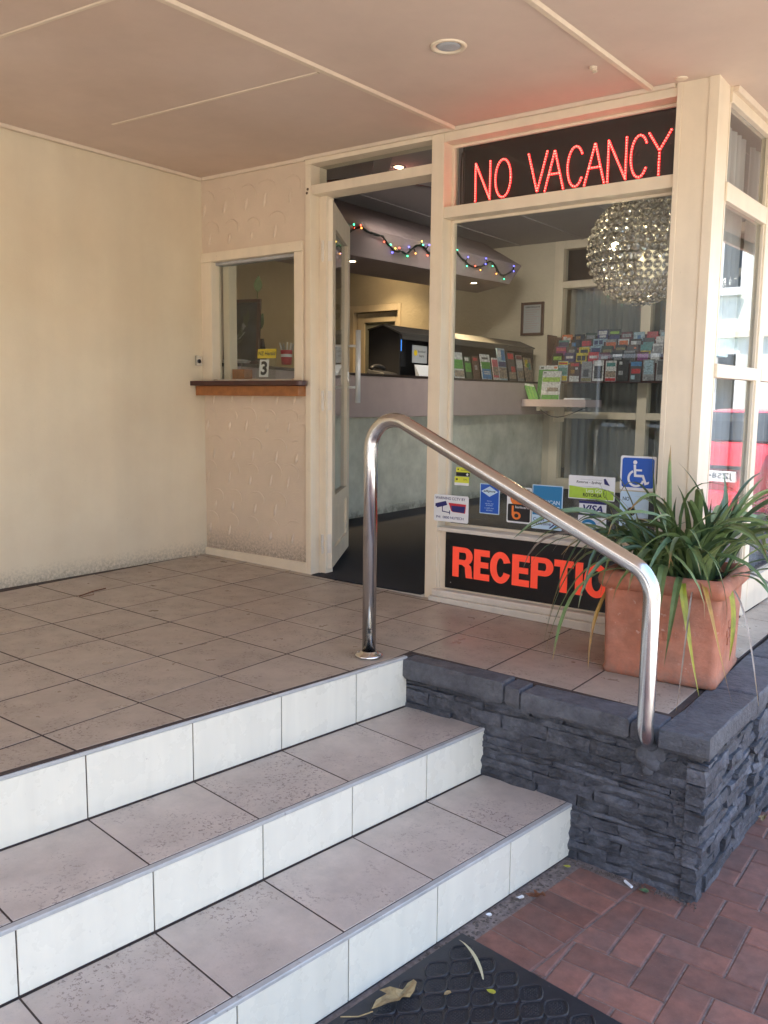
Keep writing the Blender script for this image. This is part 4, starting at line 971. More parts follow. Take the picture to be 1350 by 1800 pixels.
petal = [(0.0, 0.009), (0.008, 0.006), (0.011, 0.0), (0.008, -0.007), (0.0, -0.009), (-0.008, -0.006), (-0.016, 0.0), (-0.008, 0.007)]
litter('fallen_petal', petal, (2.842, -1.63, 0), zm + 0.014, mLEAFY, 'small round yellow petal on the black rubber mat', 0.004, cat='petal')
litter('fallen_leaf', petal, (2.755, -1.70, 0), zm + 0.014, mDRY, 'tiny beige leaf scrap on the mat beside the maple leaf', 0.004, sc=0.8, rot=1.2)
litter('fallen_leaf', maple, (2.733, -1.165, 0), Z3 + 0.004, mDRYB, 'crumpled brown leaf in the gap at the foot of the lowest riser', 0.02, sc=0.42, rot=0.4)
litter('fallen_leaf', maple, (3.172, -0.215, 0), Z3 + 0.004, mDRY, 'curled tan leaf on the pavers against the side of the slate wall', 0.02, sc=0.38, rot=1.4)
litter('fallen_leaf', petal, (2.985, -0.925, 0), Z3 + 0.002, mLEAFD, 'small green leaf at the foot of the slate wall', 0.006, sc=1.3)
litter('fallen_leaf', petal, (2.735, -0.94, 0), Z3 + 0.002, mLEAFY, 'small yellow leaf in the corner of riser and slate wall', 0.006, sc=1.0)
MB().tube([(2.915, -0.905, Z3 + 0.006), (2.945, -0.925, Z3 + 0.006)], 0.0045, 8).build('cigarette_butt', mWHITE, None, label='white cigarette butt on the red pavers near the slate wall', cat='litter')
litter('paper_scrap', petal, (2.70, -1.20, 0), Z3 + 0.004, mWHITE, 'crumpled white paper scrap beside the brown leaf under the steps', 0.012, cat='litter', sc=1.1)
litter('paper_scrap', petal, (2.668, -1.335, 0), Z3 + 0.004, mWHITE, 'small white paper scrap in the gap above the mat corner', 0.01, cat='litter', sc=0.8)
gr = MB(); random.seed(9)
for k in range(420):
    s = random.uniform(-0.25, 0.42); u = W2 + random.uniform(0.004, 0.052); p = ST(s, u); r = random.uniform(0.0015, 0.006)
    gr.ball((p[0], p[1], Z3 - 0.008 + r * 0.5), r, 5, 3, (random.uniform(0.7, 1.5), random.uniform(0.7, 1.5), 0.6))
for k in range(160):
    x = random.uniform(2.72, 3.14); r = random.uniform(0.001, 0.0035); gr.ball((x, ybase(x) - abs(random.gauss(0.01, 0.012)) - 0.008, Z3 + r * 0.5), r, 5, 3)
gr.build('grit', pmat('grit', (0.12, 0.095, 0.08), 0.9, var=(120, 0.7)), None, kind='stuff')
tw_ = [Vector((0.372, -1.115, 0.004)), Vector((0.35, -1.03, 0.008)), Vector((0.325, -0.94, 0.004))]
t = MB().tube(tw_, 0.0028, 6).tube([tw_[1], Vector((0.40, -1.06, 0.006)), Vector((0.395, -1.12, 0.004))], 0.0014, 5); t.build('twig', mDRYB, None, label='thin brown twig lying on the landing tiles near the left wall', cat='twig')

# ceiling fittings -----------------------------------------------------------------------
zc = ceilz(2.12)
dl = thing('recessed_downlight', 'round white recessed downlight in the canopy soffit', 'downlight', (2.122, -0.79, zc))
MB().lathe([(0.042, 0.012), (0.046, -0.004), (0.060, -0.006), (0.063, -0.001), (0.063, 0.002)], (2.122, -0.79, zc), 36).build('trim_ring', mTRIM, dl, smooth=True)
MB().lathe([(0.0, 0.0), (0.030, -0.004), (0.040, -0.001), (0.043, 0.003)], (2.122, -0.79, zc - 0.001), 24).build('lamp_face', mGREYP, dl, smooth=True)
hk = thing('ceiling_hook', 'small painted hook stub on the soffit beside the batten', 'hook', (2.454, -0.344, ceilz(2.454)))
MB().lathe([(0.014, 0.0), (0.013, -0.008), (0.006, -0.012), (0.0, -0.012)], (2.454, -0.344, ceilz(2.454)), 14).build('rose', mBATT, hk)
MB().tube([(2.454, -0.344, ceilz(2.454) - 0.008), (2.46, -0.35, ceilz(2.454) - 0.022), (2.472, -0.352, ceilz(2.454) - 0.020)], 0.005, 8).build('stub', mBATT, hk)
cd = MB().lathe([(0.0, -0.005), (0.02, -0.004), (0.023, 0.0)], (2.68, -0.061, ceilz(2.68)), 20).build('blanking_disc', mTRIM, None, label='small round blanking disc on the soffit above the corner post', cat='disc')
ks = thing('key_switch', 'small steel key switch plate on the left wall above the shelf', 'switch', (0.0, -0.047, 1.125))
MB().box(0.0, 0.012, -0.068, -0.026, 1.098, 1.153).build('plate', mSTEEL, ks, bevel=0.002)
MB().lathe([(0.011, 0.0125), (0.011, 0.016), (0.004, 0.0165), (0.0, 0.0165)], (0.0, -0.047, 1.122), 16, 'x').build('barrel', mPLAST, ks)

# NO VACANCY sign ---------------------------------------------------------------------------
vs_ = thing('vacancy_sign', 'black panel with red dotted lights reading NO VACANCY in the top window', 'sign', (2.14, 0.10, 1.786))
MB().box(1.652, 2.634, 0.10, 0.135, 1.80, 2.062).build('panel', mBLACKM, vs_, bevel=0.004)
fr = MB().box(1.648, 2.638, 0.0925, 0.0995, 1.790, 1.7995).box(1.648, 2.638, 0.0925, 0.0995, 2.0625, 2.0655).box(1.648, 1.6525, 0.0925, 0.0995, 1.80, 2.062).box(2.6335, 2.638, 0.0925, 0.0995, 1.80, 2.062)
fr.build('sign_frame', mPLAST, vs_)
LT, LB = 1.980, 1.818
def ell(cx, cz, rx, rz, a0, a1, k=40): return [(cx + rx * math.cos(R(a0 + (a1 - a0) * i / k)), cz + rz * math.sin(R(a0 + (a1 - a0) * i / k))) for i in range(k + 1)]
zc_ = (LT + LB) / 2; rz_ = (LT - LB) / 2
def strokes(ch, x0, x1):
    xm = (x0 + x1) / 2; rx = (x1 - x0) / 2
    return {'N': [[(x0, LB), (x0, LT), (x1, LB), (x1, LT)]], 'O': [ell(xm, zc_, rx, rz_, 0, 357)], 'V': [[(x0, LT), (xm, LB), (x1, LT)]],
            'A': [[(x0, LB), (xm, LT), (x1, LB)], [(x0 + (x1 - x0) * 0.24, LB + 0.065), (x0 + (x1 - x0) * 0.76, LB + 0.065)]],
            'C': [ell(xm, zc_, rx, rz_, 38, 322)], 'Y': [[(x0, LT), (xm, zc_ + 0.01), (x1, LT)], [(xm, zc_), (xm, LB)]]}[ch]
for ch, x0, x1 in (('N', 1.714, 1.789), ('O', 1.816, 1.893), ('V', 1.979, 2.067), ('A', 2.060, 2.145), ('C', 2.163, 2.234), ('A', 2.241, 2.327), ('N', 2.342, 2.418), ('C', 2.438, 2.508), ('Y', 2.511, 2.598)):
    m = MB(); core_ = MB()
    for st_ in strokes(ch, x0, x1):
        acc = 0.0; prev = None
        segs = []
        for a, b2 in zip(st_, st_[1:]):
            segs.append((a, b2, math.hypot(b2[0] - a[0], b2[1] - a[1])))
        tot = sum(s[2] for s in segs); nd = max(2, round(tot / 0.0108)); 
        for k in range(nd + 1):
            d = tot * k / nd; 
            for a, b2, l in segs:
                if d <= l + 1e-9: break
                d -= l
            f = min(1.0, d / l) if l else 0; x, zz = a[0] + (b2[0] - a[0]) * f, a[1] + (b2[1] - a[1]) * f
            m.lathe([(0.0050, 0.0), (0.0050, -0.002), (0.0040, -0.0035)], (x, 0.0995, zz), 6, 'y')
            core_.lathe([(0.0021, 0.0), (0.0012, -0.003), (0.0, -0.0034)], (x, 0.0957, zz), 6, 'y')
    lo_ = m.build('letter', mLED, vs_); core_.build('lamp_core', mLEDC, lo_)
of = MB()
for k in range(26): of.lathe([(0.003, 0.0), (0.002, -0.003)], (random.uniform(2.36, 2.61), 0.0995, random.uniform(LB + 0.01, LT - 0.04)), 6, 'y')
of.build('unlit_lamp', mLEDOFF, vs_, kind='stuff')
MB().tube([(1.648, 0.11, 2.05), (1.63, 0.115, 2.04), (1.622, 0.12, 1.98), (1.625, 0.12, 1.80)], 0.004, 6).build('sign_cable', mPLAST, vs_)

# RECEPTION sign -------------------------------------------------------------------------------
F = FY(-0.0045)
rs = thing('reception_sign', 'black board with fluorescent red lettering RECEPTION below the front window', 'sign', (2.15, 0.0, 0.034))
MB().box(1.656, 2.636, -0.0035, 0.0055, 0.034, 0.3015).build('board', mBLACK, rs, bevel=0.002)
for px_, pz_ in ((1.69, 0.063), (2.60, 0.063), (2.60, 0.275)):
    MB().lathe([(0.0, 0.0), (0.003, 0.0), (0.003, 0.002)], (px_, -0.0055, pz_), 8, 'y').build('screw', mSTEEL, rs)
t0, b0_ = 0.2365, 0.0945; H_ = t0 - b0_; sw_ = 0.034; hw_ = 0.030
def half(cx, cz, rx, rz, a0, a1, k=16): return [(cx + rx * math.cos(R(a0 + (a1 - a0) * i / k)), cz + rz * math.sin(R(a0 + (a1 - a0) * i / k))) for i in range(k + 1)]
def gl(ch, x0, x1):
    w = x1 - x0; zm_ = (t0 + b0_) / 2
    if ch == 'E': return [[(x0, b0_), (x1, b0_), (x1, b0_ + hw_), (x0 + sw_, b0_ + hw_), (x0 + sw_, zm_ - 0.013), (x1 - 0.006, zm_ - 0.013), (x1 - 0.006, zm_ + 0.014), (x0 + sw_, zm_ + 0.014), (x0 + sw_, t0 - hw_), (x1, t0 - hw_), (x1, t0), (x0, t0)]]
    if ch == 'T': xm = (x0 + x1) / 2; return [[(x0, t0), (x0, t0 - hw_), (xm - sw_ / 2, t0 - hw_), (xm - sw_ / 2, b0_), (xm + sw_ / 2, b0_), (xm + sw_ / 2, t0 - hw_), (x1, t0 - hw_), (x1, t0)]]
    if ch == 'I': return [[(x0, b0_), (x1, b0_), (x1, t0), (x0, t0)]]
    if ch == 'N': return [[(x0, b0_), (x0 + 0.031, b0_), (x0 + 0.031, t0 - 0.055), (x1 - 0.033, b0_), (x1, b0_), (x1, t0), (x1 - 0.031, t0), (x1 - 0.031, b0_ + 0.055), (x0 + 0.033, t0), (x0, t0)]]
    if ch in 'PR':
        zb2 = b0_ + H_ * 0.42; r_ = (t0 - zb2) / 2; zc2 = (t0 + zb2) / 2
        bowl = half(x1 - r_ * 1.02, zc2, r_ * 1.02, r_, 90, -90)
        inn = [(x0 + sw_, t0 - 0.024)] + half(x1 - r_ * 1.02, zc2, r_ * 1.02 - sw_, r_ - 0.024, 90, -90) + [(x0 + sw_, zb2 + 0.024)]
        if ch == 'P': return [[(x0, b0_), (x0 + sw_, b0_), (x0 + sw_, zb2)] + bowl[::-1] + [(x0, t0)], inn]
        leg = [(x0, b0_), (x0 + sw_, b0_), (x0 + sw_, zb2), (x1 - 0.056, zb2), (x1 - 0.040, zb2 - 0.01), (x1 - 0.038, zb2 - 0.035), (x1 - 0.034, b0_), (x1 + 0.002, b0_), (x1 - 0.002, b0_ + 0.012), (x1 - 0.003, zb2 - 0.028), (x1 - 0.008, zb2 - 0.004), (x1 - 0.02, zb2 + 0.006)]
        return [leg + [p for p in bowl[::-1] if p[1] > zb2 + 0.012] + [(x0, t0)], inn]
    xm, rx = (x0 + x1) / 2, w / 2; rz = H_ / 2 + 0.002
    if ch == 'O': return [half(xm, zm_, rx, rz, 0, 360, 40)[:-1], half(xm, zm_, rx - sw_, rz - 0.029, 0, 360, 40)[:-1]]
    if ch == 'C': return [half(xm, zm_, rx, rz, 22, 338, 40) + half(xm, zm_, rx - sw_, rz - 0.029, 332, 28, 36)]
for ch, x0, x1 in (('R', 1.698, 1.806), ('E', 1.814, 1.896), ('C', 1.899, 2.006), ('E', 2.012, 2.098), ('P', 2.105, 2.213), ('T', 2.217, 2.307), ('I', 2.316, 2.350), ('O', 2.356, 2.468), ('N', 2.477, 2.576)):
    shape(gl(ch, x0, x1), F, mRED, rs, 0.0, 'letter', 0.0009)

# window stickers and small signs ---------------------------------------------------------------
def sign(name, label, q, y, mat, r=0.006, th=0.002, cat='sticker', tilt=0.0, group='stickers in the front window'):
    """q = (u0, v0, u1, v1); returns (thing, plane, local size)"""
    u0, v0, u1, v1 = q
    pl = Plane((u0, y, v0), (math.cos(tilt), 0, math.sin(tilt)), (-math.sin(tilt), 0, math.cos(tilt)))
    t = thing(name, label, cat, (u0, y, v0), group)
    w, h = u1 - u0, v1 - v0
    shape([rrect(0, 0, w, h, r)], pl, mat, t, -th / 2, 'backing', th / 2)
    return t, pl, w, h
# alarm sign
t, pl, w, h = sign('alarm_sign', 'white alarm sign with a blue camera at the left end of the sill', (1.594, 0.352, 1.782, 0.478), -0.014, mWHITE, 0.008, 0.003)
text('WARNING CCTV BY', pl, mNAVY, t, 0.008, 0.104, 0.172, 0.117, 0.0006, 0.012)
text('PH:  0800 NUTECH', pl, mNAVY, t, 0.014, 0.014, 0.164, 0.026, 0.0006, 0.012)
shape([[(0.006, 0.072), (0.010, 0.077), (0.008, 0.082), (0.066, 0.098), (0.074, 0.079), (0.048, 0.071), (0.018, 0.063), (0.016, 0.068)]], pl, mNAVY, t, 0.0008)
shape([[(0.046, 0.074), (0.050, 0.074), (0.050, 0.050), (0.086, 0.046), (0.086, 0.054), (0.090, 0.054), (0.090, 0.036), (0.086, 0.036), (0.086, 0.042), (0.046, 0.046)]], pl, mNAVY, t, 0.0010)
shape([[(0.082, 0.090), (0.176, 0.088), (0.172, 0.046), (0.104, 0.049), (0.096, 0.054)]], pl, mREDP, t, 0.0008)
shape([[(0.096, 0.078), (0.172, 0.078), (0.168, 0.048), (0.106, 0.050), (0.100, 0.056)]], pl, mNAVY, t, 0.0011)
text('NUTECH', pl, mWHITE, t, 0.112, 0.066, 0.162, 0.076, 0.0015, 0.02); text('SECURITY', pl, mWHITE, t, 0.108, 0.053, 0.166, 0.063, 0.0015, 0.02)
# eftpos
t, pl, w, h = sign('payment_sticker', 'blue portrait eftpos sticker with a white diamond in the front window', (1.808, 0.399, 1.911, 0.539), 0.045, mPALEB, 0.003)
rect(pl, mBLUE, t, 0.004, 0.004, w - 0.004, h - 0.004, 0.0008)
shape([[(0.008, 0.104), (w / 2, 0.128), (w - 0.008, 0.104), (w / 2, 0.080)]], pl, mPALEB, t, 0.0013)
text('eftpos', pl, mINK, t, 0.020, 0.098, w - 0.020, 0.111, 0.0019, 0.02, 0.2)
for k, s_ in enumerate(('Sorry', 'we do not', 'process', 'a cash out', 'service')): text(s_, pl, mPALEB, t, w / 2 - len(s_) * 0.0024, 0.056 - k * 0.0105, w / 2 + len(s_) * 0.0024, 0.0628 - k * 0.0105, 0.0014)
# bank card pair
t, pl, w, h = sign('payment_sticker', 'white framed card sticker with an orange disc above a dark square marked b', (1.950, 0.370, 2.073, 0.534), 0.045, mWHITE, 0.008)
shape([circ(0.050, 0.112, 0.033, 24)], pl, mORNG, t, 0.0006); shape([circ(0.078, 0.112, 0.029, 24)], pl, mYEL, t, 0.0004)
text('MasterCard', pl, mWHITE, t, 0.028, 0.106, 0.096, 0.117, 0.0014, 0.01, 0.15)
rect(pl, mGREYP, t, 0.010, 0.150, w - 0.010, 0.158, 0.0006)
shape([rrect(0.006, 0.008, w - 0.006, 0.086, 0.006)], pl, mINK, t, 0.0007)
text('bankcard', pl, mWHITE, t, 0.044, 0.068, 0.110, 0.079, 0.0013, 0.01)
shape([[(0.026, 0.078), (0.036, 0.078), (0.036, 0.052)] + half(0.050, 0.034, 0.022, 0.018, 110, -180, 14) + [(0.026, 0.034)], half(0.050, 0.034, 0.011, 0.009, 0, 360, 16)[:-1]], pl, mORNG, t, 0.0013)
# charge card
t, pl, w, h = sign('payment_sticker', 'blue card sticker with pale lower band reading Cards Welcome', (2.088, 0.359, 2.233, 0.554), 0.02, mPALEB, 0.004)
rect(pl, mBLUE2, t, 0.004, 0.062, w - 0.004, h - 0.004, 0.0007)
text('AMERICAN', pl, mPALEB, t, 0.012, 0.112, w - 0.012, 0.130, 0.0013, 0.025); text('EXPRESS', pl, mPALEB, t, 0.012, 0.086, w - 0.012, 0.104, 0.0013, 0.025)
text('Cards', pl, mNAVY, t, 0.008, 0.036, 0.062, 0.050, 0.0012, 0.008); text('Welcome', pl, mNAVY, t, 0.008, 0.018, 0.094, 0.032, 0.0012, 0.008)
shape([[(0.084, 0.006), (0.092, 0.006), (0.126, 0.034), (0.122, 0.04)]], pl, mNAVY, t, 0.0009); shape([[(0.100, 0.006), (0.106, 0.006), (0.132, 0.026), (0.128, 0.032)]], pl, mBLUE2, t, 0.0009)
# airline sticker
t, pl, w, h = sign('airline_sticker', 'landscape white and lime sticker reading Rotorua Sydney, let us go ROTORUA', (2.247, 0.503, 2.455, 0.604), 0.045, mWHITE, 0.003)
hill = [(0.004, 0.004), (w - 0.004, 0.004), (w - 0.004, 0.040), (w * 0.85, 0.046), (w * 0.62, 0.052), (w * 0.35, 0.050), (w * 0.15, 0.054), (0.004, 0.056)]
shape([hill], pl, mGREENP, t, 0.0005)
text('proud to go international', pl, mGREYP, t, 0.054, 0.082, 0.150, 0.089, 0.0011, 0, 0.25); text('Rotorua - Sydney', pl, mINK, t, 0.036, 0.066, 0.150, 0.080, 0.0011, 0.012, 0.2)
text('Lets GO', pl, mWHITE, t, 0.082, 0.031, 0.152, 0.046, 0.0013, 0.0); text('ROTORUA', pl, mINK, t, 0.068, 0.012, 0.152, 0.027, 0.0013, 0.03)
shape([[(0.158, 0.092), (0.166, 0.094), (0.186, 0.064), (0.162, 0.070)]], pl, mNAVY, t, 0.0011)
shape([half(0.166, 0.030, 0.007, 0.017, 0, 360, 20)[:-1], half(0.1665, 0.030, 0.0055, 0.015, 0, 360, 20)[:-1]], pl, mINK, t, 0.0013)
# visa and cirrus
t, pl, w, h = sign('payment_sticker', 'white and navy card sticker reading VISA under the airline sticker', (2.299, 0.437, 2.421, 0.496), 0.045, mWHITE, 0.003)
rect(pl, mNAVY, t, 0.0, h - 0.010, w, h, 0.0007); rect(pl, mNAVY, t, 0, 0, w, 0.006, 0.0007)
text('VISA', pl, mNAVY, t, 0.018, 0.014, w - 0.014, 0.044, 0.0012, 0.03, 0.25)
t, pl, w, h = sign('payment_sticker', 'small white card sticker with a blue oval below the VISA sticker', (2.296, 0.363, 2.423, 0.434), 0.045, mWHITE, 0.004)
shape([half(0.050, 0.030, 0.034, 0.026, 0, 360, 24)[:-1]], pl, mBLUE2, t, 0.0007); shape([half(0.048, 0.024, 0.026, 0.018, 0, 360, 24)[:-1]], pl, mPALEB, t, 0.0012)
rect(pl, mNAVY, t, 0.084, 0.006, 0.120, 0.020, 0.0008)
for k in range(3): text('credit card', pl, mGREYP, t, 0.084, 0.050 - k * 0.011, 0.120, 0.056 - k * 0.011, 0.0009)
# wheelchair sign
t, pl, w, h = sign('access_sign', 'blue and white wheelchair access sign in the window above the planter', (2.477, 0.557, 2.627, 0.699), 0.040, mWHITE, 0.008)
shape([rrect(0.008, 0.012, w - 0.008, h - 0.008, 0.010)], pl, mBLUE, t, 0.0008)
shape([circ(0.062, 0.116, 0.0085, 16)], pl, mWHITE, t, 0.0014)
shape([half(0.068, 0.050, 0.036, 0.036, 115, 345, 26) + half(0.068, 0.050, 0.027, 0.027, 345, 115, 26)], pl, mWHITE, t, 0.0014)
shape([[(0.056, 0.106), (0.066, 0.106), (0.067, 0.088), (0.092, 0.088), (0.092, 0.080), (0.068, 0.080), (0.069, 0.066), (0.100, 0.066), (0.112, 0.036), (0.124, 0.040), (0.122, 0.030), (0.106, 0.024), (0.094, 0.056), (0.060, 0.056)]], pl, mWHITE, t, 0.0020)
t, pl, w, h = sign('notice_sticker', 'pale blue grey notice sticker hanging under the wheelchair sign', (2.479, 0.372, 2.600, 0.551), 0.046, mPALEB, 0.003)
text('NO', pl, mINK, t, 0.012, 0.140, 0.040, 0.156, 0.0008, 0.01); shape([circ(0.050, 0.096, 0.018, 18)], pl, mINK, t, 0.0008); text('INTERNET', pl, mINK, t, 0.014, 0.032, 0.100, 0.046, 0.0008, 0.02); rect(pl, mINK, t, 0.004, 0.052, w - 0.004, 0.055, 0.0007)
t, pl, w, h = sign('small_tag', 'lime tag sticker with a black lower half, upper of two by the window edge', (1.664, 0.563, 1.739, 0.604), 0.066, mYELG, 0.002)
rect(pl, mINK, t, 0.0, 0.0, w, 0.018, 0.0006); shape([[(0.055, 0.009), (0.062, 0.016), (0.069, 0.009), (0.062, 0.002)]], pl, mWHITE, t, 0.0012); shape([circ(0.011, 0.031, 0.004, 10)], pl, mINK, t, 0.0006); text('member', pl, mINK, t, 0.026, 0.026, 0.062, 0.033, 0.0006)
t, pl, w, h = sign('small_tag', 'plain lime tag sticker, lower of two by the window edge', (1.656, 0.519, 1.734, 0.560), 0.066, mYELG, 0.002)
rect(pl, mWHITE, t, 0, 0, w, 0.012, 0.0006); shape([circ(0.013, 0.028, 0.005, 10)], pl, mINK, t, 0.0006); text('QUAL', pl, mINK, t, 0.048, 0.024, 0.070, 0.032, 0.0006)

# ================================================================== INSIDE THE RECEPTION
random.seed(31)
# counter: front edge follows a bent line from the order window to the back wall
cpath = [(0.155, 0.145), (0.10, 0.30), (-0.02, 0.60), (-0.11, 0.88), (-0.22, 1.25), (-0.30, 1.55), (-0.33, 1.85), (-0.33, 5.185)]
def offs(path, d):
    out = []
    for i, p in enumerate(path):
        a = Vector(path[max(i - 1, 0)]); b = Vector(path[min(i + 1, len(path) - 1)]); t = (b - a).normalized(); n = Vector((t.y, -t.x)); out.append((p[0] + n.x * d, p[1] + n.y * d))
    return out
def strip(path, d0, d1, z0, z1):
    a, b = offs(path, d0), offs(path, d1); m = MB(); n = len(path); vs = []
    for i in range(n): vs += [(a[i][0], a[i][1], z0), (b[i][0], b[i][1], z0), (b[i][0], b[i][1], z1), (a[i][0], a[i][1], z1)]
    fs = [(i * 4 + j, i * 4 + (j + 1) % 4, (i + 1) * 4 + (j + 1) % 4, (i + 1) * 4 + j) for i in range(n - 1) for j in range(4)] + [(0, 1, 2, 3), tuple(range(4 * n - 4, 4 * n))]
    return m.add(vs, fs)
ctr = thing('reception_counter', 'long bent reception counter with mauve fascia and pale plastered base', 'counter', (-0.33, 1.85, -0.0165))
strip(cpath, -0.62, 0.0, 1.098, 1.118).build('counter_top', mTOP, ctr, 0.002)
strip(cpath, -0.05, -0.004, 0.778, 1.0975).build('fascia', mPINK, ctr, 0.002)
strip(cpath, -0.40, -0.055, -0.0165, 0.80).build('base', mBASE, ctr)
strip(cpath, -0.058, -0.0505, -0.0165, 0.05).build('kick_strip', mBASE, ctr)
ss = thing('side_shelf', 'mauve side shelf for brochures at the far end of the counter', 'shelf', (0.0, 4.75, 0.86))
MB().box(-0.325, 0.37, 4.55, 4.95, 0.862, 0.935).build('board', mPINK, ss, 0.003)
MB().box(0.355, 0.362, 4.56, 4.94, 0.936, 1.10).build('end_panel', mGLASS, ss)
MB().box(-0.18, -0.14, 4.93, 5.188, 0.70, 0.861).box(-0.18, -0.14, 4.60, 4.9295, 0.82, 0.861).build('bracket', mTRIM, ss, 0.004)
MB().tube(bez([(-0.16, 4.62, 0.85), (-0.05, 4.60, 0.76), (0.02, 4.70, 0.70), (0.06, 4.9, 0.80), (0.20, 5.0, 0.86)], 14), 0.004, 6).build('cable', mPLAST, None, label='thin black cable looping below the side shelf', cat='cable')
# hooded cabinet on the counter
cab = thing('hooded_cabinet', 'long black hooded cabinet open along its front on the reception counter', 'cabinet', (-0.57, 3.7, 1.118))
def xz(prof, y0, y1):
    n = len(prof); m = MB()
    return m.add([(x, y0, z) for x, z in prof] + [(x, y1, z) for x, z in prof], [(i, (i + 1) % n, n + (i + 1) % n, n + i) for i in range(n)] + [tuple(range(n - 1, -1, -1)), tuple(range(n, 2 * n))])
endp = [(-0.74, 1.1185), (-0.43, 1.1185), (-0.43, 1.46), (-0.60, 1.535), (-0.74, 1.50)]
xz(endp, 2.54, 2.56).build('end_panel', mBOXK, cab); xz([(-0.735, 1.119), (-0.435, 1.119), (-0.435, 1.455), (-0.60, 1.527), (-0.735, 1.495)], 4.98, 5.0).build('end_panel', mBOXK, cab)
xz([(-0.755, 1.1185), (-0.7405, 1.1185), (-0.7405, 1.50), (-0.755, 1.50)], 2.54, 5.0).build('back_panel', mBOXK, cab)
xz([(-0.42, 1.462), (-0.42, 1.474), (-0.60, 1.548), (-0.60, 1.536)], 2.53, 5.01).build('hood', mHOOD, cab)
xz([(-0.6005, 1.536), (-0.6005, 1.548), (-0.76, 1.512), (-0.76, 1.501)], 2.53, 5.01).build('hood', mHOOD, cab)
xz([(-0.4295, 1.42), (-0.4215, 1.42), (-0.4215, 1.461), (-0.4295, 1.461)], 2.561, 4.979).build('front_lip', mHOOD, cab)
scr = thing('screen', 'small dark screen glowing blue inside the near end of the hooded cabinet', 'screen', (-0.52, 2.66, 1.34))
MB().box(-0.54, -0.52, 2.58, 2.76, 1.20, 1.44).build('case', mPLAST, scr, 0.003); MB().box(-0.5195, -0.518, 2.615, 2.69, 1.33, 1.425).build('display', mSCREEN, scr)
PX = lambda x: Plane((x, 0, 0), (0, 1, 0), (0, 0, 1))     # facing +X: u = world y, v = world z
nt_ = thing('notice_board', 'grey notice with a yellow disc standing in the hooded cabinet', 'notice', (-0.46, 2.87, 1.24))
MB().box(-0.466, -0.460, 2.775, 3.00, 1.235, 1.385).build('board', mGREYP, nt_, 0.001)
shape([circ(2.82, 1.32, 0.026, 18)], PX(-0.459), mYEL, nt_, 0.0003); text('booked', PX(-0.459), mINK, nt_, 2.86, 1.325, 2.97, 1.345, 0.0004); text('here', PX(-0.459), mINK, nt_, 2.88, 1.285, 2.95, 1.31, 0.0004)
tc = thing('tent_card', 'white card with grey stripes leaning on the counter before the cabinet', 'card', (-0.38, 2.85, 1.119))
MB().hexa([(-0.40, 2.74, 1.119), (-0.36, 2.74, 1.119), (-0.36, 2.95, 1.119), (-0.40, 2.95, 1.119)], [(-0.402, 2.72, 1.215), (-0.398, 2.72, 1.215), (-0.398, 2.94, 1.215), (-0.402, 2.94, 1.215)]).build('card', mWHITE, tc)
for k in range(3): MB().obox((-0.376 + -0.012 * k, 2.84, 1.145 + 0.022 * k), (0, 0.085, 0), (-0.0012, 0, 0.006), (0.001, 0, 0.0)).build('print_band', mGREYP, tc)
ms = thing('phone', 'dark low telephone on the counter beside the hooded cabinet', 'phone', (-0.46, 2.35, 1.119))
MB().hexa([(-0.56, 2.26, 1.119), (-0.38, 2.26, 1.119), (-0.38, 2.46, 1.119), (-0.56, 2.46, 1.119)], [(-0.56, 2.27, 1.165), (-0.40, 2.27, 1.135), (-0.40, 2.45, 1.135), (-0.56, 2.45, 1.165)]).build('base', mPLAST, ms, 0.006)
MB().tube(bez([(-0.52, 2.27, 1.168), (-0.52, 2.32, 1.20), (-0.52, 2.40, 1.20), (-0.52, 2.45, 1.168)], 9), 0.017, 10).build('handset', mPLAST, ms, smooth=True)

# brochures --------------------------------------------------------------------------------------
def cmat(c): return pmat('print %d %d %d' % tuple(int(x * 100) for x in c), tuple(x * 0.85 for x in c), 0.4, var=(75, 0.5), hue=(48, tuple(x * 0.35 + 0.02 for x in c), 0.75), speck=(170, 0.62, tuple(0.3 + x * 0.4 for x in c), 0.5)) if c != C_['photo'] else pmat('printed photo', (0.12, 0.12, 0.10), 0.4, var=(70, 0.6), hue=(55, (0.45, 0.33, 0.25), 0.9))
C_ = dict(white=(0.72, 0.73, 0.74), black=(0.012, 0.012, 0.014), navy=(0.03, 0.035, 0.16), blue=(0.05, 0.22, 0.5), pale=(0.38, 0.55, 0.66), teal=(0.08, 0.30, 0.30), green=(0.10, 0.36, 0.05), lime=(0.35, 0.6, 0.08), dkgreen=(0.03, 0.07, 0.035), yellow=(0.72, 0.58, 0.03), gold=(0.4, 0.22, 0.04), orange=(0.7, 0.16, 0.03), red=(0.55, 0.03, 0.04), maroon=(0.14, 0.02, 0.03), pink=(0.6, 0.12, 0.16), purple=(0.26, 0.03, 0.22), brown=(0.10, 0.05, 0.03), grey=(0.30, 0.31, 0.33), dkgrey=(0.06, 0.062, 0.07), olive=(0.28, 0.24, 0.09), photo=(0.16, 0.14, 0.11))
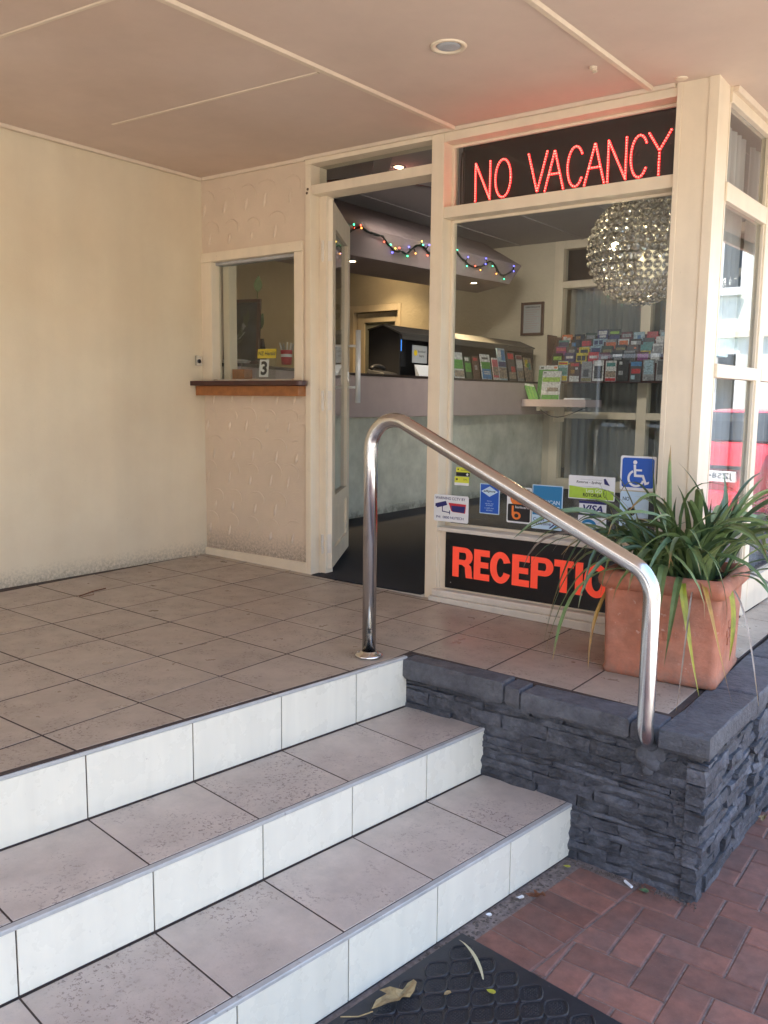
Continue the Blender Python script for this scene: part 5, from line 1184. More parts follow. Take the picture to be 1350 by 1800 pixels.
def leaflet(label, o, ax, up, w, h, base, blocks, group, d=0.006):
    """folded leaflet: lower left corner o, width along ax, height along up; blocks = (v0, v1, colour[, u0, u1])"""
    pl = Plane(o, ax, up); t = thing('brochure', label, 'brochure', o, group)
    m = MB(); q = [(0, 0), (w, 0), (w, h), (0, h)]
    m.hexa([pl.p(u, v, -d) for u, v in q], [pl.p(u, v, 0) for u, v in q]); m.build('cover', cmat(C_[base]), t)
    for k, b in enumerate(blocks):
        u0, u1 = (b[3], b[4]) if len(b) > 3 else (0.03, 0.97)
        if b[2] == 'disc': continue
        rect(pl, cmat(C_[b[2]]), t, u0 * w, b[0] * h, u1 * w, b[1] * h, 0.0006 + 0.0004 * k, 0.0005, 'print_block')
    return t, pl
ordn = ['first', 'second', 'third', 'fourth', 'fifth', 'sixth', 'seventh', 'eighth', 'ninth']
rowname = ['top', 'second', 'third', 'fourth', 'bottom']
RACK = [
 [('orange', [(0.55, 0.9, 'white', 0.1, 0.45), (0.5, 0.85, 'white', 0.5, 0.85)], 'orange with two white discs'), ('black', [(0.62, 0.9, 'gold', 0.15, 0.6)], 'black with a gold emblem'), ('dkgreen', [(0.7, 0.88, 'grey', 0.1, 0.9)], 'dark green with grey lettering'), ('navy', [(0.76, 0.94, 'white', 0.1, 0.9), (0.62, 0.72, 'white', 0.2, 0.8), (0.0, 0.55, 'pale')], 'tall navy with white lettering'), ('dkgrey', [(0.78, 0.9, 'lime', 0.08, 0.92), (0.5, 0.7, 'navy')], 'dark grey with a lime title'), ('maroon', [(0.74, 0.9, 'grey', 0.1, 0.9)], 'dark maroon'), ('pale', [(0.5, 0.85, 'blue', 0.35, 0.65), (0, 0.3, 'grey')], 'pale blue with a blue badge'), ('red', [(0.45, 0.62, 'black', 0.0, 0.25), (0.45, 0.62, 'white', 0.25, 0.5), (0.45, 0.62, 'black', 0.5, 0.75), (0.45, 0.62, 'white', 0.75, 1), (0.28, 0.45, 'white', 0.0, 0.25), (0.28, 0.45, 'black', 0.25, 0.5), (0.28, 0.45, 'white', 0.5, 0.75), (0.28, 0.45, 'black', 0.75, 1)], 'chequered red'), ('grey', [(0.4, 0.9, 'pale', 0.1, 0.5), (0.1, 0.5, 'pink', 0.5, 0.9)], 'grey and violet')],
 [('teal', [(0.7, 0.9, 'navy')], 'dark teal and navy'), ('black', [(0.6, 0.85, 'blue', 0.1, 0.5), (0.45, 0.6, 'pink', 0.5, 0.8)], 'black with a blue patch'), ('brown', [(0.66, 0.9, 'red', 0.05, 0.95), (0.5, 0.62, 'white', 0.1, 0.9)], 'brown with a red title'), ('pale', [(0.72, 0.92, 'navy', 0.1, 0.45), (0.72, 0.92, 'navy', 0.55, 0.9), (0.5, 0.68, 'navy', 0.3, 0.7)], 'light blue with navy figures'), ('grey', [(0.5, 0.85, 'orange', 0.05, 0.95), (0.45, 0.65, 'navy', 0.2, 0.8)], 'grey with an orange sky'), ('white', [(0.3, 0.92, 'orange', 0.1, 0.9), (0.3, 0.66, 'dkgrey', 0.12, 0.88)], 'white framed with an orange sunset'), ('black', [(0.72, 0.9, 'white', 0.05, 0.55), (0.72, 0.9, 'grey', 0.6, 0.95)], 'black with white label'), ('dkgrey', [(0.6, 0.8, 'teal')], 'charcoal with a teal stripe'), ('white', [(0.2, 0.7, 'grey')], 'white with a grey picture')],
 [('purple', [(0.78, 0.94, 'pink'), (0.35, 0.6, 'navy')], 'magenta and purple'), ('dkgrey', [(0.7, 0.85, 'grey', 0.2, 0.8)], 'plain charcoal'), ('yellow', [(0.7, 0.88, 'black', 0.15, 0.85)], 'bright yellow'), ('pale', [(0.66, 0.9, 'navy', 0.06, 0.94), (0.5, 0.62, 'blue', 0.06, 0.94)], 'light blue with bold navy lettering'), ('dkgreen', [(0.66, 0.82, 'olive', 0.1, 0.9)], 'dark green with olive title'), ('black', [(0.74, 0.86, 'olive', 0.1, 0.9)], 'black with olive lettering'), ('brown', [(0.72, 0.9, 'dkgrey'), (0.8, 0.88, 'orange', 0.6, 0.8)], 'brown with a small orange dot'), ('teal', [(0.52, 0.72, 'yellow')], 'teal with a yellow band'), ('white', [(0.5, 0.9, 'grey', 0.1, 0.9)], 'white with a pale photo')],
 [('black', [(0.66, 0.84, 'lime', 0.1, 0.9)], 'black with lime title'), ('navy', [(0.72, 0.84, 'white', 0.15, 0.85), (0.4, 0.5, 'yellow', 0.2, 0.8)], 'navy with white title'), ('yellow', [(0.62, 0.86, 'black', 0.1, 0.48), (0.62, 0.86, 'black', 0.54, 0.9)], 'yellow with black blots'), ('red', [(0.66, 0.86, 'pink', 0.08, 0.92), (0.7, 0.82, 'white', 0.14, 0.86)], 'red with pink title'), ('maroon', [(0.66, 0.82, 'grey', 0.2, 0.8)], 'maroon with grey figure'), ('black', [(0.72, 0.84, 'white', 0.08, 0.92), (0.56, 0.66, 'grey', 0.2, 0.9)], 'black with white script'), ('grey', [(0.5, 0.9, 'dkgrey')], 'slate grey'), ('maroon', [(0.6, 0.9, 'purple')], 'dark red and purple'), ('grey', [(0.3, 0.9, 'white', 0.1, 0.9)], 'pale grey')],
 [('pale', [(0.80, 0.97, 'yellow'), (0.84, 0.92, 'red', 0.1, 0.9), (0.32, 0.66, 'teal', 0.05, 0.95), (0.02, 0.26, 'yellow')], 'yellow and teal'), ('brown', [(0.78, 0.92, 'red', 0.1, 0.9), (0.62, 0.72, 'white', 0.55, 0.8), (0.42, 0.6, 'gold', 0.15, 0.5), (0.02, 0.3, 'white')], 'brown with a crowd and white foot'), ('grey', [(0.25, 0.6, 'dkgrey', 0.2, 0.7), (0.02, 0.18, 'olive')], 'grey with an olive foot'), ('white', [(0.12, 0.97, 'black', 0.12, 0.88), (0.74, 0.96, 'white', 0.14, 0.86)], 'white framed black'), ('white', [(0.72, 0.9, 'teal', 0.1, 0.9), (0.2, 0.5, 'photo', 0.04, 0.96), (0.02, 0.16, 'red')], 'white with a red foot'), ('black', [(0.8, 0.94, 'white', 0.15, 0.4), (0.3, 0.5, 'grey', 0.1, 0.5)], 'black with a white diamond'), ('dkgrey', [(0.75, 0.95, 'blue'), (0.4, 0.62, 'red', 0.1, 0.9), (0.12, 0.32, 'pale', 0.1, 0.45)], 'blue and red'), ('grey', [(0.3, 0.95, 'pale', 0.1, 0.9)], 'misty grey'), ('grey', [(0.3, 0.95, 'dkgrey', 0.1, 0.9)], 'dark misty grey')],
]
rk = thing('brochure_rack', 'five tier brochure rack fixed before the glazed partition below the globe lamp', 'rack', (0.4, 5.05, 1.085))
RX0 = [-0.146, -0.166, -0.182, -0.192, -0.108]; RZT = [1.615, 1.548, 1.478, 1.415, 1.326]; RYY = [5.085, 5.045, 5.005, 4.965, 4.915]; PIT = 0.1285
for r in range(5):
    zb_ = RZT[r] - 0.215
    MB().box(-0.22, 1.02, RYY[r] + 0.012, RYY[r] + 0.018, zb_ - 0.004, RZT[r] - 0.03).build('tier_back', mWOODD, rk)
    MB().box(-0.22, 1.02, RYY[r] - 0.010, RYY[r] + 0.0118, zb_ - 0.006, zb_ - 0.001).build('tier_ledge', mWOODD, rk)
MB().box(-0.232, -0.2205, 4.90, 5.12, 1.08, 1.60).build('side_panel', mWOODD, rk, 0.002); MB().box(1.0205, 1.032, 4.90, 5.12, 1.08, 1.60).build('side_panel', mWOODD, rk, 0.002)
for r in range(5):
    for k in range(9):
        base, blocks, desc = RACK[r][k]
        x = RX0[r] + k * PIT + random.uniform(-0.004, 0.004); zt = RZT[r] + (0.03 if (r == 0 and k in (3, 4)) else random.uniform(-0.008, 0.008)); tilt = random.uniform(-0.025, 0.025)
        h = 0.205; lean = 0.05
        leaflet(f'{desc} leaflet, {ordn[k]} in the {rowname[r]} row of the rack', (x, RYY[r] - 0.003, zt - h), (math.cos(tilt), 0, math.sin(tilt)), (-math.sin(tilt), lean, math.cos(tilt)), 0.112 if k < 8 else 0.1, h, base, blocks, 'leaflets in the brochure rack')
CB = [('green', 3.30, 3.47, 1.35, 'white', [(0.62, 0.95, 'white', 0.2, 0.9), (0.36, 0.72, 'green'), (0.05, 0.3, 'photo')], 'white and green leaflet leaning at the near end of the counter row'),
      ('g2', 3.50, 3.61, 1.32, 'dkgreen', [(0.8, 0.95, 'white', 0.1, 0.7), (0.3, 0.7, 'green')], 'green leaflet with a white title beside the white and green one'),
      ('dark', 3.64, 3.76, 1.33, 'brown', [(0.8, 0.92, 'red', 0.2, 0.8), (0.4, 0.6, 'grey', 0.3, 0.7)], 'dark brown leaflet between the green one and the blue footed one'),
      ('wb', 3.80, 3.98, 1.355, 'white', [(0.8, 0.88, 'dkgrey', 0.15, 0.8), (0.42, 0.70, 'green'), (0.02, 0.42, 'blue'), (0.28, 0.32, 'white', 0.2, 0.85), (0.2, 0.24, 'white', 0.2, 0.85)], 'white leaflet with a blue foot standing on the counter'),
      ('pink', 4.02, 4.15, 1.33, 'white', [(0.1, 0.92, 'pink', 0.0, 0.85), (0.2, 0.6, 'photo', 0.05, 0.8)], 'white edged rosy leaflet right of the blue footed one'),
      ('tall', 4.14, 4.30, 1.43, 'pale', [(0.72, 0.95, 'white', 0.05, 0.5), (0.62, 0.95, 'blue', 0.5, 0.95), (0.42, 0.58, 'navy'), (0.05, 0.4, 'photo')], 'tall pale blue brochure rising above the counter row'),
      ('red', 4.34, 4.49, 1.40, 'dkgrey', [(0.76, 0.96, 'red', 0.1, 0.9), (0.3, 0.5, 'red', 0.4, 0.95), (0.06, 0.3, 'photo')], 'dark leaflet with red discs on the counter'),
      ('grey', 4.53, 4.66, 1.38, 'grey', [(0.84, 0.97, 'maroon'), (0.5, 0.8, 'white'), (0.1, 0.4, 'photo')], 'grey leaflet with a maroon heading on the counter'),
      ('col', 4.70, 4.86, 1.36, 'photo', [(0.6, 0.92, 'yellow', 0.1, 0.5), (0.5, 0.8, 'teal', 0.5, 0.85), (0.6, 0.75, 'green', 0.3, 0.6)], 'colourful leaflet at the far end of the counter row')]
for k, y0, y1, zt, base, blocks, lab in CB:
    leaflet(lab, (-0.352, y0, 1.1195), (0, 1, 0.0), (-0.17, 0, 1), y1 - y0, (zt - 1.118) * 1.01, base, blocks, 'brochures along the counter top')
leaflet('big white and green brochure standing in front on the side shelf', (-0.145, 4.62, 0.936), (0.98, 0.1, 0), (0, 0.12, 1), 0.195, 0.285, 'white', [(0.93, 0.96, 'dkgreen', 0.05, 0.2), (0.62, 0.78, 'lime'), (0.28, 0.42, 'photo', 0.3, 0.9), (0.0, 0.16, 'green')], 'brochures on the side shelf', 0.02)
leaflet('big white topped green brochure standing behind on the side shelf', (-0.23, 4.70, 0.936), (0.98, 0.1, 0), (0, 0.12, 1), 0.20, 0.345, 'green', [(0.88, 1.0, 'white', 0, 1), (0.91, 0.97, 'orange', 0.8, 0.97), (0.91, 0.96, 'dkgreen', 0.1, 0.25)], 'brochures on the side shelf', 0.02)
leaflet('fanned green leaflets leaning left on the side shelf', (-0.27, 4.60, 0.936), (0.95, 0.05, -0.16), (-0.5, 0.2, 1), 0.12, 0.19, 'green', [(0.86, 0.98, 'white'), (0.1, 0.8, 'lime', 0.3, 0.34), (0.1, 0.8, 'lime', 0.6, 0.64)], 'brochures on the side shelf', 0.03)
MB().box(0.12, 0.34, 4.60, 4.75, 0.9365, 0.95).build('paper_stack', mWHITE, None, 0.001, label='low stack of white paper on the side shelf', cat='paper')

# certificate, wall lamp, fan ---------------------------------------------------------------------
ce = thing('framed_certificate', 'brown framed certificate hanging on the back wall beside the partition', 'picture', (-0.55, 5.19, 1.62))
fr = MB().box(-0.685, -0.657, 5.17, 5.198, 1.622, 1.975).box(-0.445, -0.417, 5.17, 5.198, 1.622, 1.975).box(-0.6565, -0.4455, 5.17, 5.198, 1.622, 1.65).box(-0.6565, -0.4455, 5.17, 5.198, 1.947, 1.975)
fr.build('frame', mWOODD, ce, 0.002); MB().box(-0.656, -0.446, 5.182, 5.186, 1.6505, 1.9465).build('paper', mGREYP, ce)
text('CERTIFICATE', FY(5.1815), mINK, ce, -0.635, 1.915, -0.465, 1.93, 0.0003, 0.02)
for k in range(9): rect(FY(5.1812), mPINK, ce, -0.63, 1.89 - k * 0.024, -0.47 - 0.03 * (k % 3), 1.896 - k * 0.024, 0.0002, 0.0004)
wlm = thing('wall_lamp', 'small metal banded wall lamp on the back wall left of the inner door', 'lamp', (-3.22, 5.14, 2.0))
MB().lathe([(0.0, -0.10), (0.05, -0.09), (0.075, -0.03), (0.08, 0.03), (0.06, 0.09), (0.0, 0.10)], (-3.24, 5.08, 2.0), 16).build('shade', mPLAST, wlm, smooth=True)
MB().lathe([(0.082, -0.02), (0.086, -0.018), (0.086, 0.018), (0.082, 0.02)], (-3.24, 5.08, 2.0), 20).build('band', mCHROME, wlm); MB().box(-3.26, -3.22, 5.10, 5.198, 1.97, 2.03).build('bracket', mCHROME, wlm)
fan = thing('ceiling_fan', 'dark ceiling fan hanging from the inner ceiling above the counter', 'fan', (-0.05, 1.72, 2.50))
MB().lathe([(0.0, -0.05), (0.06, -0.045), (0.07, 0.0), (0.03, 0.03), (0.018, 0.04), (0.018, 0.085), (0.0, 0.085)], (-0.05, 1.72, 2.49), 18).build('motor', mPLAST, fan, smooth=True)
for a in (70, 190, 310):
    ca, sa = math.cos(R(a)), math.sin(R(a)); MB().obox((-0.05 + 0.33 * ca, 1.72 + 0.33 * sa, 2.485), (0.26 * ca, 0.26 * sa, 0), (-0.06 * sa, 0.06 * ca, 0.012), (0, 0, 0.003)).build('blade', mWOODD, fan, 0.002)
dlo = thing('ceiling_downlight', 'surface mounted round fitting, assumed lit, on the inner ceiling close to the door post', 'downlight', (0.62, 2.35, 2.578))
MB().lathe([(0.045, -0.035), (0.055, -0.033), (0.06, 0.0)], (0.62, 2.35, 2.584), 20).build('housing', mTRIM, dlo, smooth=True); MB().lathe([(0.0, -0.03), (0.044, -0.03), (0.044, -0.028), (0.0, -0.028)], (0.62, 2.35, 2.584), 18).build('lens', mDLIGHT, dlo)
ld = bpy.data.lights.new('ceiling_downlight_beam', 'SPOT'); ld.energy = 24; ld.spot_size = R(135); ld.spot_blend = 1.0; ld.color = (1, 0.94, 0.87); ld.shadow_soft_size = 0.15  # added beam to brighten the room; the round fitting is only assumed lit
lo = bpy.data.objects.new('ceiling_downlight_beam', ld); COL.objects.link(lo); lo.location = (0.62, 2.35, 2.53); lo.rotation_euler = Vector((0.3, -2.2, 1.6)).to_track_quat('Z', 'Y').to_euler()

# fairy lights ------------------------------------------------------------------------------------
CABLE = [(1.573, 2.014), (1.614, 1.987), (1.66, 2.08), (1.707, 2.138), (1.767, 2.165), (1.84, 2.199), (1.883, 2.195), (1.971, 2.175), (2.036, 2.178), (2.127, 2.169), (2.208, 2.128), (2.29, 2.085), (2.36, 2.095), (2.459, 2.089), (2.53, 2.135), (2.646, 2.184), (2.721, 2.17), (2.791, 2.139), (2.88, 2.18), (2.978, 2.226), (3.186, 2.224), (3.341, 2.157), (3.499, 2.121), (3.683, 2.145), (3.848, 2.212), (3.976, 2.134), (4.078, 2.111), (4.257, 2.168), (4.28, 2.22)]
fl = thing('fairy_lights', 'string of small coloured fairy lights draped along the bulkhead', 'fairy lights', (-0.315, 1.6, 2.1))
def catm(pts, k=4):
    out = []
    for i in range(len(pts) - 1):
        p0, p1, p2, p3 = [Vector(pts[max(0, min(len(pts) - 1, i + j))]) for j in (-1, 0, 1, 2)]
        for j in range(k):
            t = j / k; out.append(0.5 * ((2 * p1) + (p2 - p0) * t + (2 * p0 - 5 * p1 + 4 * p2 - p3) * t * t + (3 * p1 - p0 - 3 * p2 + p3) * t ** 3))
    out.append(Vector(pts[-1])); return out
cp3 = catm([(-0.316 + 0.004 * math.sin(i * 2.3), y, z) for i, (y, z) in enumerate(CABLE)])
MB().tube(cp3, 0.0065, 6).build('cable', mCABLE, fl)
cpb = [p + Vector((0.008 * math.cos(i * 0.9), 0, 0.008 * math.sin(i * 0.9))) for i, p in enumerate(cp3)]
MB().tube(cpb, 0.005, 5).build('cable', mCABLE, fl)
BUL = [(1.608, 2.033, 'g'), (1.614, 1.973, 'b'), (1.76, 2.201, 'g'), (1.767, 2.165, 'r'), (1.843, 2.208, 'r'), (1.852, 2.191, 'o'), (2.141, 2.133, 'r'), (2.228, 2.125, 'g'), (2.29, 2.105, 'y'), (2.345, 2.116, 'r'), (2.25, 2.068, 'b'), (2.459, 2.069, 'g'), (2.479, 2.143, 'b'), (2.574, 2.105, 'o'), (2.663, 2.214, 'y'), (2.683, 2.189, 'g'), (2.774, 2.202, 'b'), (2.751, 2.113, 'r'), (3.0, 2.19, 'g'), (3.1, 2.25, 'r'), (3.23, 2.215, 'g'), (3.406, 2.188, 'b'), (3.387, 2.107, 'g'), (3.535, 2.126, 'r'), (3.629, 2.103, 'o'), (3.72, 2.168, 'b'), (3.727, 2.219, 'b'), (3.851, 2.166, 'g'), (3.928, 2.105, 'o'), (4.081, 2.075, 'g'), (4.267, 2.17, 'b'), (4.27, 2.219, 'b')]
EM = {k: pmat('fairy ' + k, c, 0.3, emit=(c, s)) for k, c, s in (('g', (0.05, 0.9, 0.35), 1.1), ('r', (1, 0.10, 0.05), 1.1), ('b', (0.10, 0.10, 1.0), 1.4), ('o', (1, 0.35, 0.06), 1.1), ('y', (1, 0.7, 0.1), 1.1))}
for y, z, k in BUL:
    q = min(cp3, key=lambda p: (p.y - y) ** 2 + (p.z - z) ** 2); p = Vector((-0.306, y, z)); d = (p - q)
    if d.length < 0.01: d = Vector((0.003, 0, 0.014)); p = q + d
    b = MB().ball(p, 0.0064, 8, 6).build('bulb', EM[k], fl, smooth=True); MB().tube([q, q + d * 0.72], 0.005, 6).build('socket', mCABLE, b)

# globe lamp of crystal beads ------------------------------------------------------------------------
GC = Vector((2.352, 0.50, 1.598)); GR = 0.236
gl_ = thing('globe_lamp', 'large globe pendant of clear crystal beads hanging in the front window', 'lamp', GC)
wire = MB(); beads = []
nrow = 19
for r in range(nrow + 1):
    th_ = math.pi * (r + 0.35) / (nrow + 0.7); nn_ = max(3, round(2 * math.pi * math.sin(th_) * GR / 0.0385))
    for k in range(nn_):
        ph_ = 2 * math.pi * (k + 0.5 * (r % 2)) / nn_; n_ = Vector((math.sin(th_) * math.cos(ph_), math.sin(th_) * math.sin(ph_), math.cos(th_))); beads.append(n_)
for n_ in beads:
    a = n_.cross(Vector((0, 0, 1))); a = a.normalized() if a.length > 1e-4 else Vector((1, 0, 0)); b = n_.cross(a)
    c = GC + n_ * GR; rg = [c + (a * math.cos(2 * math.pi * k / 10) + b * math.sin(2 * math.pi * k / 10)) * 0.0186 for k in range(11)]
    wire.tube(rg, 0.0015, 4, False)
for z_ in (-0.02, 0.02, 0.21): 
    rr_ = math.sqrt(max(0, GR ** 2 - z_ ** 2)) - 0.012
    wire.tube([GC + Vector((rr_ * math.cos(2 * math.pi * k / 40), rr_ * math.sin(2 * math.pi * k / 40), z_)) for k in range(41)], 0.003, 5, False)
wire.build('wire_cage', mWIRE, gl_)
beads.sort(key=lambda n_: (n_ - (cam.matrix_world.translation - GC).normalized()).length)
def bead_mb(n_, m):
    a = n_.cross(Vector((0, 0, 1))); a = a.normalized() if a.length > 1e-4 else Vector((1, 0, 0)); b = n_.cross(a); c = GC + n_ * GR
    vs = [c + n_ * 0.0115] + [c + n_ * 0.0065 + (a * math.cos(w) + b * math.sin(w)) * 0.0095 for w in [R(45 * k) for k in range(8)]] + [c + (a * math.cos(w) + b * math.sin(w)) * 0.0168 for w in [R(45 * k + 22) for k in range(8)]] + [c - n_ * 0.0105]
    fs = [(0, 1 + k, 1 + (k + 1) % 8) for k in range(8)] + [(1 + k, 9 + k, 1 + (k + 1) % 8) for k in range(8)] + [(9 + k, 9 + (k + 1) % 8, 1 + (k + 1) % 8) for k in range(8)] + [(9 + k, 17, 9 + (k + 1) % 8) for k in range(8)]
    return m.add(vs, fs)
rest = MB()
for i, n_ in enumerate(beads):
    if i < 296: bead_mb(n_, MB()).build('crystal', mCRYS, gl_)
    else: bead_mb(n_, rest)
rest.build('crystals', mCRYS, gl_, kind='stuff')
MB().ball(GC + Vector((-0.085, -0.10, 0.012)), 0.017, 14, 10).build('lamp_bulb', mBULB, gl_, smooth=True)
MB().ball(GC + Vector((0.09, 0.06, 0.012)), 0.013, 14, 10).build('lamp_bulb', mBULB2, gl_, smooth=True)
MB().ball(GC + Vector((0.07, -0.06, -0.075)), 0.062, 16, 12).build('lamp_bulb', mBULB2, gl_, smooth=True)
MB().tube([GC + Vector((-0.07, -0.085, 0.012)), GC + Vector((0.08, 0.05, 0.012))], 0.006, 8).tube([GC, GC + Vector((0, 0, GR + 0.02))], 0.005, 8).build('lamp_stem', mWIRE, gl_)
MB().tube([GC + Vector((0, 0, GR)), Vector((GC.x, GC.y, 2.578))], 0.004, 8).build('flex', mPLAST, gl_)
MB().lathe([(0.0, -0.03), (0.05, -0.02), (0.055, 0.0)], (GC.x, GC.y, 2.584), 18).build('ceiling_rose', mCHROME, gl_, smooth=True)

# behind the order window ------------------------------------------------------------------------------
pf = thing('framed_picture', 'dark framed botanical picture standing on the counter behind the order window', 'picture', (0.1, 0.35, 1.119))
def pq(u, v, w=0.0): return PPL.p(u, v, w)
PPL = Plane((0.035, 0.33, 1.1195), (0.96, 0.28, 0), (0.0, 0.06, 1)); 
def pbox(u0, u1, v0, v1, w0, w1, name, mat, par, bev=0.0):
    q = [(u0, v0), (u1, v0), (u1, v1), (u0, v1)]
    return MB().hexa([PPL.p(u, v, w0) for u, v in q], [PPL.p(u, v, w1) for u, v in q]).build(name, mat, par, bev)
PPL = Plane((-0.14, 0.28, 1.1195), (0.97, 0.24, 0), (0, 0.06, 1))
pw, phh = 0.245, 0.385
for a in ((0, pw, 0, 0.02), (0, pw, phh - 0.02, phh), (0, 0.02, 0.0205, phh - 0.0205), (pw - 0.02, pw, 0.0205, phh - 0.0205)): pbox(*a, -0.015, 0.004, 'frame', mWOODD, pf, 0.002)
pbox(0.0205, pw - 0.0205, 0.0205, phh - 0.0205, -0.012, -0.004, 'print', pmat('dusky print', (0.035, 0.045, 0.055), 0.25, var=(6, 0.4), hue=(5, (0.10, 0.12, 0.14), 0.8)), pf)
for k in range(9):
    a0 = random.uniform(0.2, 2.6); c = (0.07 + 0.011 * k, 0.10 + 0.022 * k)
    shape([[(c[0] + 0.055 * math.cos(a0), c[1] + 0.055 * math.sin(a0)), (c[0] + 0.016 * math.cos(a0 + 1.6), c[1] + 0.016 * math.sin(a0 + 1.6)), (c[0] - 0.045 * math.cos(a0), c[1] - 0.045 * math.sin(a0)), (c[0] - 0.016 * math.cos(a0 + 1.6), c[1] - 0.016 * math.sin(a0 + 1.6))]], PPL, cmat(C_['dkgreen'] if k % 3 else (0.28, 0.31, 0.30)), pf, -0.0035 + 0.0003 * k, 'printed_leaf', 0.0001)
sp = thing('leaf_sprig', 'single green leaf sprig rising behind the framed picture', 'plant', (0.02, 0.42, 1.119))
MB().lathe([(0.03, 0.0), (0.035, 0.04), (0.03, 0.10), (0.02, 0.16)], (0.0, 0.46, 1.119), 14).build('vase', mPLAST, sp, smooth=True)
stem = bez([(0.0, 0.46, 1.20), (-0.02, 0.42, 1.40), (0.03, 0.40, 1.50), (0.06, 0.38, 1.56)], 9)
MB().tube(stem, 0.003, 6).build('stem', mLEAF, sp)
def bleaf(base, tip, w, par, mat):
    b = Vector(base); t = Vector(tip); d = t - b; s = d.cross(Vector((0.7, -0.7, 0.0))).normalized(); vs = []; n = 8
    for i in range(n + 1): k = i / n; ww = w * math.sin(math.pi * min(0.98, k ** 0.8)) + 0.0005; c = b + d * k; vs += [c - s * ww + Vector((0.3, -0.3, 0)) * ww * 0.3, c, c + s * ww + Vector((0.3, -0.3, 0)) * ww * 0.3]
    MB().add(vs, [(3 * i + j, 3 * i + j + 1, 3 * i + j + 4, 3 * i + j + 3) for i in range(n) for j in range(2)]).build('leaf', mat, par, smooth=True)
bleaf((0.055, 0.38, 1.545), (0.085, 0.36, 1.64), 0.024, sp, mLEAFL); bleaf((-0.02, 0.42, 1.40), (-0.07, 0.38, 1.50), 0.03, sp, mLEAFD); bleaf((-0.01, 0.43, 1.32), (0.10, 0.38, 1.42), 0.028, sp, mLEAFD)
nc = thing('number_card', 'clear card stand with a yellow newspaper header and the number 3 behind the order window', 'card stand', (0.36, 0.10, 1.023))
NPL = Plane((0.309, 0.105, 1.028), (0.985, 0.17, 0), (0, 0.10, 1))
def nbox(u0, u1, v0, v1, w0, w1, name, mat):
    q = [(u0, v0), (u1, v0), (u1, v1), (u0, v1)]
    return MB().hexa([NPL.p(u, v, w0) for u, v in q], [NPL.p(u, v, w1) for u, v in q]).build(name, mat, nc)
nbox(0, 0.128, 0.0, 0.165, -0.003, 0.0, 'clear_sheet', mGLASS); nbox(0.0, 0.128, -0.004, -0.0005, -0.04, 0.02, 'foot', mGLASS)
nbox(0.002, 0.126, 0.112, 0.164, 0.0005, 0.0015, 'header_card', mYEL); nbox(0.02, 0.082, 0.008, 0.105, 0.0005, 0.0015, 'number_sheet', mWHITE)
text('NZ Herald', NPL, mINK, nc, 0.008, 0.128, 0.120, 0.150, 0.002, 0.02); text('3', NPL, mINK, nc, 0.030, 0.018, 0.072, 0.096, 0.002, 0.035)
pc = thing('pen_cup', 'red and white cup full of white pens on the counter behind the order window', 'cup', (0.30, 0.42, 1.119))
CX, CY = 0.205, 0.47
MB().lathe([(0.030, 0.0), (0.036, 0.085), (0.034, 0.086), (0.028, 0.004), (0.0, 0.004)], (CX, CY, 1.1195), 18).build('cup', mREDP, pc, smooth=True)
MB().lathe([(0.0345, 0.045), (0.0355, 0.062), (0.0335, 0.062)], (CX, CY, 1.1195), 18).build('cup_band', mWHITE, pc)
for k in range(9):
    a = k * 0.7; MB().tube([(CX + 0.012 * math.cos(a), CY + 0.012 * math.sin(a), 1.13), (CX + (0.036 + 0.01 * (k % 2)) * math.cos(a), CY + 0.036 * math.sin(a), 1.235 + 0.008 * (k % 3))], 0.0042, 7).build('pen', [mWHITE, mGREYP, mWHITE][k % 3], pc)
wb_ = thing('wooden_box', 'small open brown wooden box behind the order window glass', 'box', (0.16, 0.12, 1.02))
for a in ((0.105, 0.225, 0.095, 0.102, 1.018, 1.08), (0.105, 0.112, 0.1025, 0.16, 1.018, 1.08), (0.218, 0.225, 0.1025, 0.16, 1.018, 1.08), (0.112, 0.218, 0.153, 0.16, 1.018, 1.08), (0.112, 0.218, 0.1025, 0.1525, 1.018, 1.024)): MB().box(*a).build('board', mWOOD, wb_)
MB().box(0.081, 0.705, 0.0765, 0.30, 0.985, 1.0175).build('inner_sill', mTRIM, ow)
pp = thing('paper_pile', 'ragged pile of papers on the counter under the framed picture', 'papers', (0.02, 0.26, 1.119))
for k in range(5): MB().obox((-0.02 + 0.015 * k, 0.23 - 0.01 * k, 1.122 + 0.004 * k), (0.09, 0.03 * (k % 2), 0), (-0.02, 0.05, 0), (0, 0, 0.0018)).build('sheet', mWHITE if k % 2 else mGREYP, pp)

